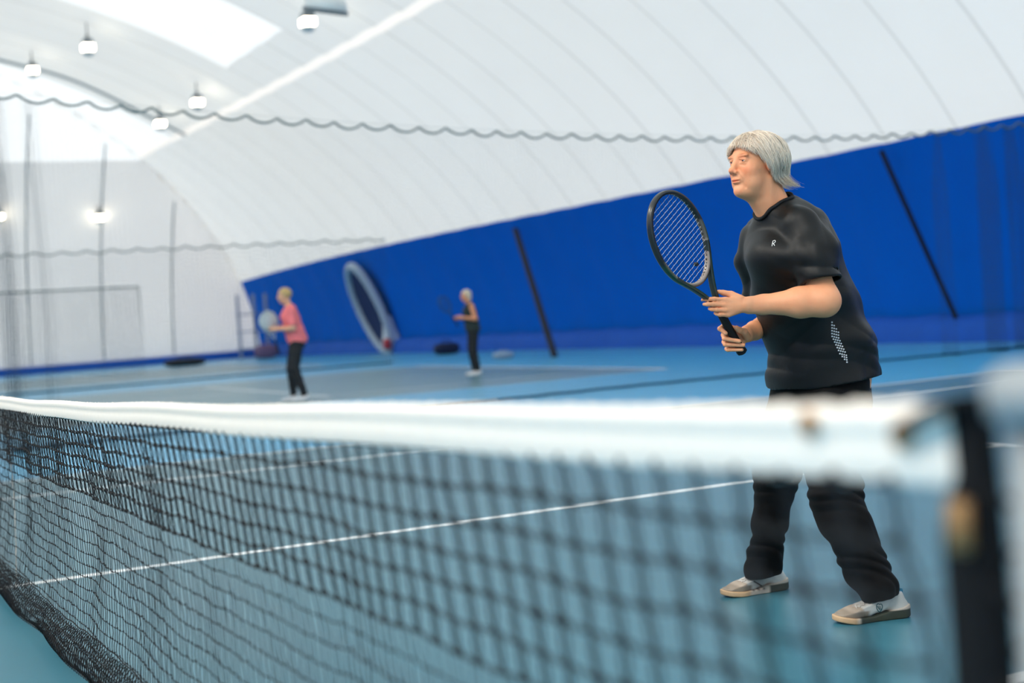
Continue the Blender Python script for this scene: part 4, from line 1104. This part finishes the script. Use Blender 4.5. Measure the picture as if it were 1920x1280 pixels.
# ================================================================== the racket
M_FRM = mat('graphite racket frame', (30, 32, 32), rough=.28, var=.1, scale=12, attr='col', spec=.6)
M_STRG = mat('pale racket string', (214, 220, 226), rough=.35); M_STRD = mat('dark racket string', (20, 24, 40), rough=.4)
M_GRIP = mat('black cushioned grip', (13, 13, 14), rough=.75, var=.2, scale=200); M_RUB = mat('black rubber', (10, 10, 11), rough=.45)
racket = empty('tennis_racket', BUTT, 'black, dark green and rose-gold tennis racket held upright by the silver-haired person', 'tennis racket')
HCL = .509; RA, RB = .176, .1265                     # head centre along the axis, half length, half width (centre of tube)
def loop_pt(a): return HCL+RA*math.cos(a), RB*math.sin(a)*(1+.05*math.cos(a))
N_ = 120; An = np.linspace(0, 2*PI, N_, endpoint=False)
sect = [(-.0055, -.0105), (.0055, -.0105), (.0075, -.006), (.0075, .006), (.0055, .0105), (-.0055, .0105), (-.0072, .006), (-.0072, -.006)]
Vf, Cf = [], []
def frame_col(a, si):
    inner = si in (0, 5, 6, 7)
    c = abs(((a+PI) % (2*PI))-PI)                    # 0 at the tip, pi at the throat
    if c < 1.62: return (1.0, 1.0, 1.0)
    if inner: return (26, 18, 15) if c > 2.0 else (12, 8.5, 7)
    k = min(1, (c-1.62)/.08); return (1.0+.2*k, 1.0+3.4*k, 1.0+1.2*k) if c < 2.55 else (4.5, 2.6, 2.0)
for a in An:
    l, w = loop_pt(a); l2, w2 = loop_pt(a+.01); t = np.array([l2-l, w2-w]); t /= np.linalg.norm(t); n = np.array([-t[1], t[0]]) if np.dot([-t[1], t[0]], [l-HCL, w]) > 0 else np.array([t[1], -t[0]])
    for si, (o_, z) in enumerate(sect): Vf.append(rk_pt(l+n[0]*o_, w+n[1]*o_, z)); Cf.append(frame_col(a, si))
mb = MB(); mb.add(Vf, [(i*8+j, i*8+(j+1) % 8, ((i+1) % N_)*8+(j+1) % 8, ((i+1) % N_)*8+j) for i in range(N_) for j in range(8)])
mb.build('head_frame', M_FRM, racket, cols=np.array(Cf))
# grommet holes along the inner face
mb = MB()
for k in range(64):
    a = (k+.5)/64*2*PI
    if abs(((a) % (2*PI))-PI) < .1: continue
    l, w = loop_pt(a); rl, rw = (l-HCL)/RA, w/RB; nn = np.array([rl/RA, rw/RB]); nn /= np.linalg.norm(nn)
    mb.lathe([(.0026, -.0008), (.0026, .0012), (0, .0014)], rk_pt(l-nn[0]*.0066, w-nn[1]*.0066, 0), -(RL*nn[0]+RW*nn[1]), 8)
mb.build('grommets', M_RUB, racket, kind='stuff')
# throat arms and shaft
mb = MB(); cols_ = []
for s in (-1, 1):
    a0 = PI-s*.62; l0, w0 = loop_pt(a0)
    P = catmull([rk_pt(.425, s*.108), rk_pt(.385, s*.087), rk_pt(.34, s*.060), rk_pt(.29, s*.034), rk_pt(.25, s*.019), rk_pt(.21, s*.011)], 6)
    V, F = [], []
    T = np.gradient(P, axis=0); T /= np.linalg.norm(T, axis=1)[:, None]
    for i, p_ in enumerate(P):
        S = np.cross(T[i], RN); S /= np.linalg.norm(S)
        for (o_, z) in sect: V.append(p_+S*o_*.95+RN*z*1.05); cols_.append((2.2, 4.2, 2.4) if 6 < i < 22 and o_ > 0 else (2.2, 2.3, 1.9))
    n = len(P); F = [(i*8+j, i*8+(j+1) % 8, (i+1)*8+(j+1) % 8, (i+1)*8+j) for i in range(n-1) for j in range(8)]
    mb.add(V, F)
mb.build('throat', M_FRM, racket, cols=np.array(cols_))
mb = MB(); prof = []
for l, r in ((0, 0), (0, .016), (.003, .0195), (.014, .0195), (.022, .0165), (.03, .0158), (.20, .0150), (.212, .0145), (.216, .0125), (.24, .0115)): prof.append((r, l))
mb.lathe(prof, BUTT, RL, 8); mb.build('grip', M_GRIP, racket, smooth=False)
# strings
def half(l): 
    x = (l-HCL)/RA; return RB*math.sqrt(max(0, 1-x*x))
ps = []
for k in range(16):
    w = (k-7.5)*.0142; y = math.sqrt(max(0, 1-(w/RB)**2))*RA
    if y > .03: t = np.linspace(-1, 1, 40); ps.append([rk_pt(HCL+y*q, w, .0009*math.sin((y*q)/.0178*PI+k*PI)) for q in t])
V, F = multi_tubes(np.array(ps), .00075, 4); obj('main_strings', V, F, M_STRD, racket)
ps = []
for k in range(19):
    l = HCL-.145+k*.0162; h = half(l)
    if h > .02: t = np.linspace(-1, 1, 40); ps.append([rk_pt(l, h*q, .0009*math.sin((h*q)/.0142*PI+PI/2+k*PI)) for q in t])
V, F = multi_tubes(np.array(ps), .00075, 4); obj('cross_strings', V, F, M_STRG, racket)
mb = MB(); mb.lathe([(0, -.008), (.005, -.008), (.0075, -.004), (.006, 0), (.0075, .004), (.005, .008), (0, .008)], rk_pt(HCL-.115, .010, 0), RN, 14); mb.build('vibration_dampener', M_RUB, racket)
# ================================================================== the two players far behind, on the next court
def far_person(P0, face, hgt, rootlabel, pose, cols, hair_shape):
    """P0 ground point, face = heading angle (radians, 0 = -Y); pose: joints in local metres (x left, y forward, z up) for a 1.65 m body"""
    k = hgt/1.65; cf, sf = math.cos(face), math.sin(face)
    Lx = np.array([cf, sf, 0]); Fy = np.array([sf, -cf, 0]); Uz = np.array([0, 0, 1.0]); R = np.stack([Lx, Fy, Uz], 1)*k
    P0 = np.array([P0[0], P0[1], 0.0]); root = empty('person', P0, rootlabel, 'person')
    def loc(p): return (p-P0) @ (R/k)/k
    J = {a: np.array(b, float) for a, b in pose.items()}
    def body(q):
        hc = J['head']; a = q-hc
        d = ell(q, hc+[0, -.008, .02], (.073, .092, .090)); d = smin(d, ell(q, hc+[0, .03, -.045], (.052, .050, .065)), .03)
        d = smin(d, ell(q, hc+[0, .092, -.02], (.010, .016, .018)), .01)
        d = smin(d, cap(q, hc+[0, -.02, -.05], J['chest']+[0, 0, .13], .050, .055), .03)
        d = smin(d, echain(q, [J['chest']+[0, 0, .08], J['chest'], J['waist'], J['hip']], [.13, .145, .13, .15], [.07, .10, .095, .11], k=.03), .03)
        for s in 'LR':
            a_, e_, w_ = J['sh'+s], J['el'+s], J['wr'+s]; h_ = J['ha'+s]
            d = smin(d, cap(q, a_, e_, .046, .040), .03); d = smin(d, cap(q, e_, w_, .040, .024), .015); d = smin(d, cap(q, w_, (w_+h_)/2, .022, .030), .01)
            ax = h_-w_; ax /= np.linalg.norm(ax); sd = np.cross(ax, (0, 0, 1.0)); sd /= np.linalg.norm(sd)+1e-9; up_ = np.cross(sd, ax)
            for i in range(4):
                b0 = (w_+h_)/2+up_*(.024-.016*i); b1 = b0+ax*(.055-.006*abs(i-1)); b2 = b1+ax*.018-sd*.02
                d = smin(d, cap(q, b0, b1, .0095, .009), .006); d = smin(d, cap(q, b1, b2, .009, .008), .004)
            d = smin(d, cap(q, w_+ax*.02+up_*.02, w_+ax*.06+up_*.045, .011, .009), .006)
            d = smin(d, echain(q, [J['hj'+s], J['kn'+s], J['an'+s]], [.075, .052, .036], [.075, .055, .038]), .03)
        return d
    def W(q): return P0+q @ (R).T
    V, F = mesh_sdf(body, (-.6, -.5, .03), (.6, .75, 1.85), .011); obj('body', W(V), F, cols['skin'], root, cols=np.ones((len(V), 3)))
    def shirt(q):
        d = echain(q, [J['chest']+[0, -.01, .10], J['chest'], J['waist'], J['hip']+[0, 0, -.02]], [.125, .165, .165, .180], [.08, .130, .135, .148], k=.03)
        if cols['sleeve']:
            for s in 'LR': 
                m_ = J['sh'+s]+(J['el'+s]-J['sh'+s])*cols['sleeve']; d = smin(d, cap(q, J['sh'+s], m_, .062, .060), .03)
        d = d+.004*np.sin(q[:, 2]*40+q[:, 0]*12)
        d = smax(d, -cap(q, J['chest']+[0, 0, .10], J['chest']+[0, .03, .30], .060, .07), .01)
        return smax(d, (J['hip'][2]-.10)-q[:, 2], .01)
    V, F = mesh_sdf(shirt, (-.5, -.5, .6), (.5, .6, 1.6), .012); obj('t_shirt', W(V), F, cols['shirt'], root)
    def pants(q):
        d = echain(q, [J['hip'], J['hip']+[0, 0, -.08]], [.16, .15], [.125, .12])
        for s in 'LR': d = smin(d, echain(q, [J['hj'+s], J['kn'+s], J['an'+s]+[0, 0, .03]], [.088, .064, .050], [.092, .068, .052]), .03)
        return d+.003*np.sin(q[:, 2]*50)
    V, F = mesh_sdf(pants, (-.5, -.4, .02), (.5, .5, 1.1), .012); obj('trousers', W(V), F, cols['pants'], root)
    def hair(q):
        hc = J['head']; d = ell(q, hc+[0, -.018, .035], (.084, .100, .088))
        if hair_shape: d = smin(d, ell(q, hc+[0, -.05, -.04], (.080, .060, .10)), .03)
        d = d+.003*np.sin(q[:, 0]*200)*np.sin(q[:, 1]*160)
        return smax(d, (q[:, 1]-hc[1]-.055)*.8-(q[:, 2]-hc[2]-.05)*.6, .01)
    V, F = mesh_sdf(hair, (-.3, -.5, 1.2), (.3, .5, 1.85), .010); obj('hair', W(V), F, cols['hair'], root)
    for s in 'LR':
        def shoe(q):
            a = J['an'+s]; d = echain(q, [a+[0, -.03, -.045+.0], a+[0, .06, -.055], a+[0, .16, -.062]], [.038, .044, .040], [.042, .036, .026], lat=(1, 0, 0)); d = smin(d, cap(q, a+[0, -.02, 0], a+[0, -.01, -.03], .042, .042), .02)
            return smax(d, .003-q[:, 2], .004)
        a = J['an'+s]; V, F = mesh_sdf(shoe, a-[.09, .12, .12], a+[.09, .26, .08], .010); so = obj('shoe', W(V), F, cols['shoe'], root)
    return root, W
M_PINK = mat('coral pink shirt', (255, 128, 128), rough=.8, var=.15, scale=9); M_LEG = mat('black leggings', (14, 15, 18), rough=.75)
M_HGIN = mat('greying blond hair', (206, 170, 110), rough=.6, var=.3, scale=30); M_HBLO = mat('pale blond hair', (226, 206, 176), rough=.6, var=.15, scale=30)
M_WSH = mat('white shoe fabric', (232, 232, 232), rough=.7); M_DTOP = mat('dark olive top', (40, 50, 44), rough=.85, var=.4, scale=6); M_FSK = mat('tanned skin', (238, 160, 118), rough=.6, attr='col'); M_FSK2 = mat('fair tanned skin', (236, 176, 138), rough=.6, attr='col')
poseA = dict(head=(0, .10, 1.53), chest=(0, .035, 1.24), waist=(0, 0, 1.06), hip=(0, -.045, .93), shL=(.165, .03, 1.33), shR=(-.165, .03, 1.33),
    elL=(.225, .04, 1.06), wrL=(.10, .24, 1.06), haL=(.03, .36, 1.07), elR=(-.22, .06, 1.07), wrR=(-.10, .25, 1.10), haR=(-.02, .37, 1.12),
    hjL=(.085, -.03, .86), hjR=(-.085, -.03, .86), knL=(.13, .04, .48), knR=(-.12, .06, .48), anL=(.17, -.06, .085), anR=(-.15, .04, .085))
fA = pxZ(560, 752); fA = np.array([fA[0], fA[1], 0])
hA = 1.76
pA, WA = far_person(fA, math.radians(-8), hA, 'person in a coral pink shirt and black leggings on the next court', poseA,
    dict(skin=M_FSK2, shirt=M_PINK, pants=M_LEG, hair=M_HGIN, shoe=M_WSH, sleeve=.75), False)
poseB = dict(head=(0, .08, 1.53), chest=(0, .02, 1.24), waist=(0, 0, 1.06), hip=(0, -.02, .93), shL=(.165, .02, 1.33), shR=(-.165, .02, 1.33),
    elL=(.24, -.02, 1.08), wrL=(.12, .20, 1.12), haL=(.04, .31, 1.14), elR=(-.23, .0, 1.08), wrR=(-.12, .2, 1.10), haR=(-.03, .32, 1.12),
    hjL=(.085, -.02, .86), hjR=(-.085, -.02, .86), knL=(.11, .02, .48), knR=(-.11, .02, .48), anL=(.14, -.03, .085), anR=(-.14, -.03, .085))
fB = pxZ(891, 703); fB = np.array([fB[0], fB[1], 0])
pB, WB = far_person(fB, math.radians(-10), 1.62, 'person with pale blond hair, sleeveless dark top and black trousers before the blue wall', poseB,
    dict(skin=M_FSK, shirt=M_DTOP, pants=M_LEG, hair=M_HBLO, shoe=M_WSH, sleeve=0), True)
def far_racket(W, c, ax, nrm, mface, label):
    """simple full racket: hoop, strings, throat and grip; c hoop centre in the person's local frame"""
    c = np.array(c, float); ax = np.array(ax, float); ax /= np.linalg.norm(ax); nrm = np.array(nrm, float); nrm -= (nrm @ ax)*ax; nrm /= np.linalg.norm(nrm); w = np.cross(nrm, ax)
    root = empty('tennis_racket', W((c-ax*.49)[None])[0], label, 'tennis racket')
    hoop = np.array([c+ax*.165*math.cos(a)+w*.125*math.sin(a) for a in np.linspace(0, 2*PI, 40, endpoint=False)])
    mb = MB(); mb.tube(W(hoop), .011, 6, closed=True); mb.build('head_frame', mface, root)
    mb = MB()
    for s in (-1, 1): mb.tube(W(np.array([c-ax*.15+w*s*.05, c-ax*.22+w*s*.02, c-ax*.28])), .009, 6)
    mb.build('throat', mface, root)
    mb = MB(); mb.tube(W(np.array([c-ax*.28, c-ax*.50])), .016, 8); mb.build('grip', M_GRIP, root)
    mb = MB()
    for k in range(-6, 7):
        x = k*.018; y = .16*math.sqrt(max(0, 1-(x/.123)**2)); mb.tube(W(np.array([c+w*x-ax*y, c+w*x+ax*y])), .0012, 3)
    for k in range(-8, 9):
        x = k*.018; y = .123*math.sqrt(max(0, 1-(x/.163)**2)); mb.tube(W(np.array([c-w*y+ax*x, c+w*y+ax*x])), .0012, 3)
    mb.build('strings', mface, root, kind='stuff')
    return root
M_RKP = mat('pale grey racket', (206, 212, 208), rough=.5); M_RKT = mat('dark teal racket', (12, 62, 92), rough=.5)
rA = far_racket(WA, (0.02, .34, 1.17), (.25, .25, .9), (1, -.25, 0), M_RKP, 'pale racket held flat before the body by the person in pink')
# pale cover over the pale racket's face
c = np.array((0.02, .36, 1.19)); ax = np.array((.2, .2, .9)); ax /= np.linalg.norm(ax); nn = np.array((1, -.25, 0.)); nn -= (nn @ ax)*ax; nn /= np.linalg.norm(nn)
mb = MB(); prof = [(0, -.02), (.10, -.018), (.145, -.004), (.145, .004), (.10, .018), (0, .02)]
cw = WA(c[None])[0]; axis_w = WA((c+nn)[None])[0]-cw
mb.lathe(prof, cw, axis_w, 28); mb.build('racket_cover', M_RKP, rA)
rB = far_racket(WB, (0.0, .50, 1.40), (0, .45, .85), (.8, -.3, .2), M_RKT, 'dark teal racket raised by the far person with pale blond hair')
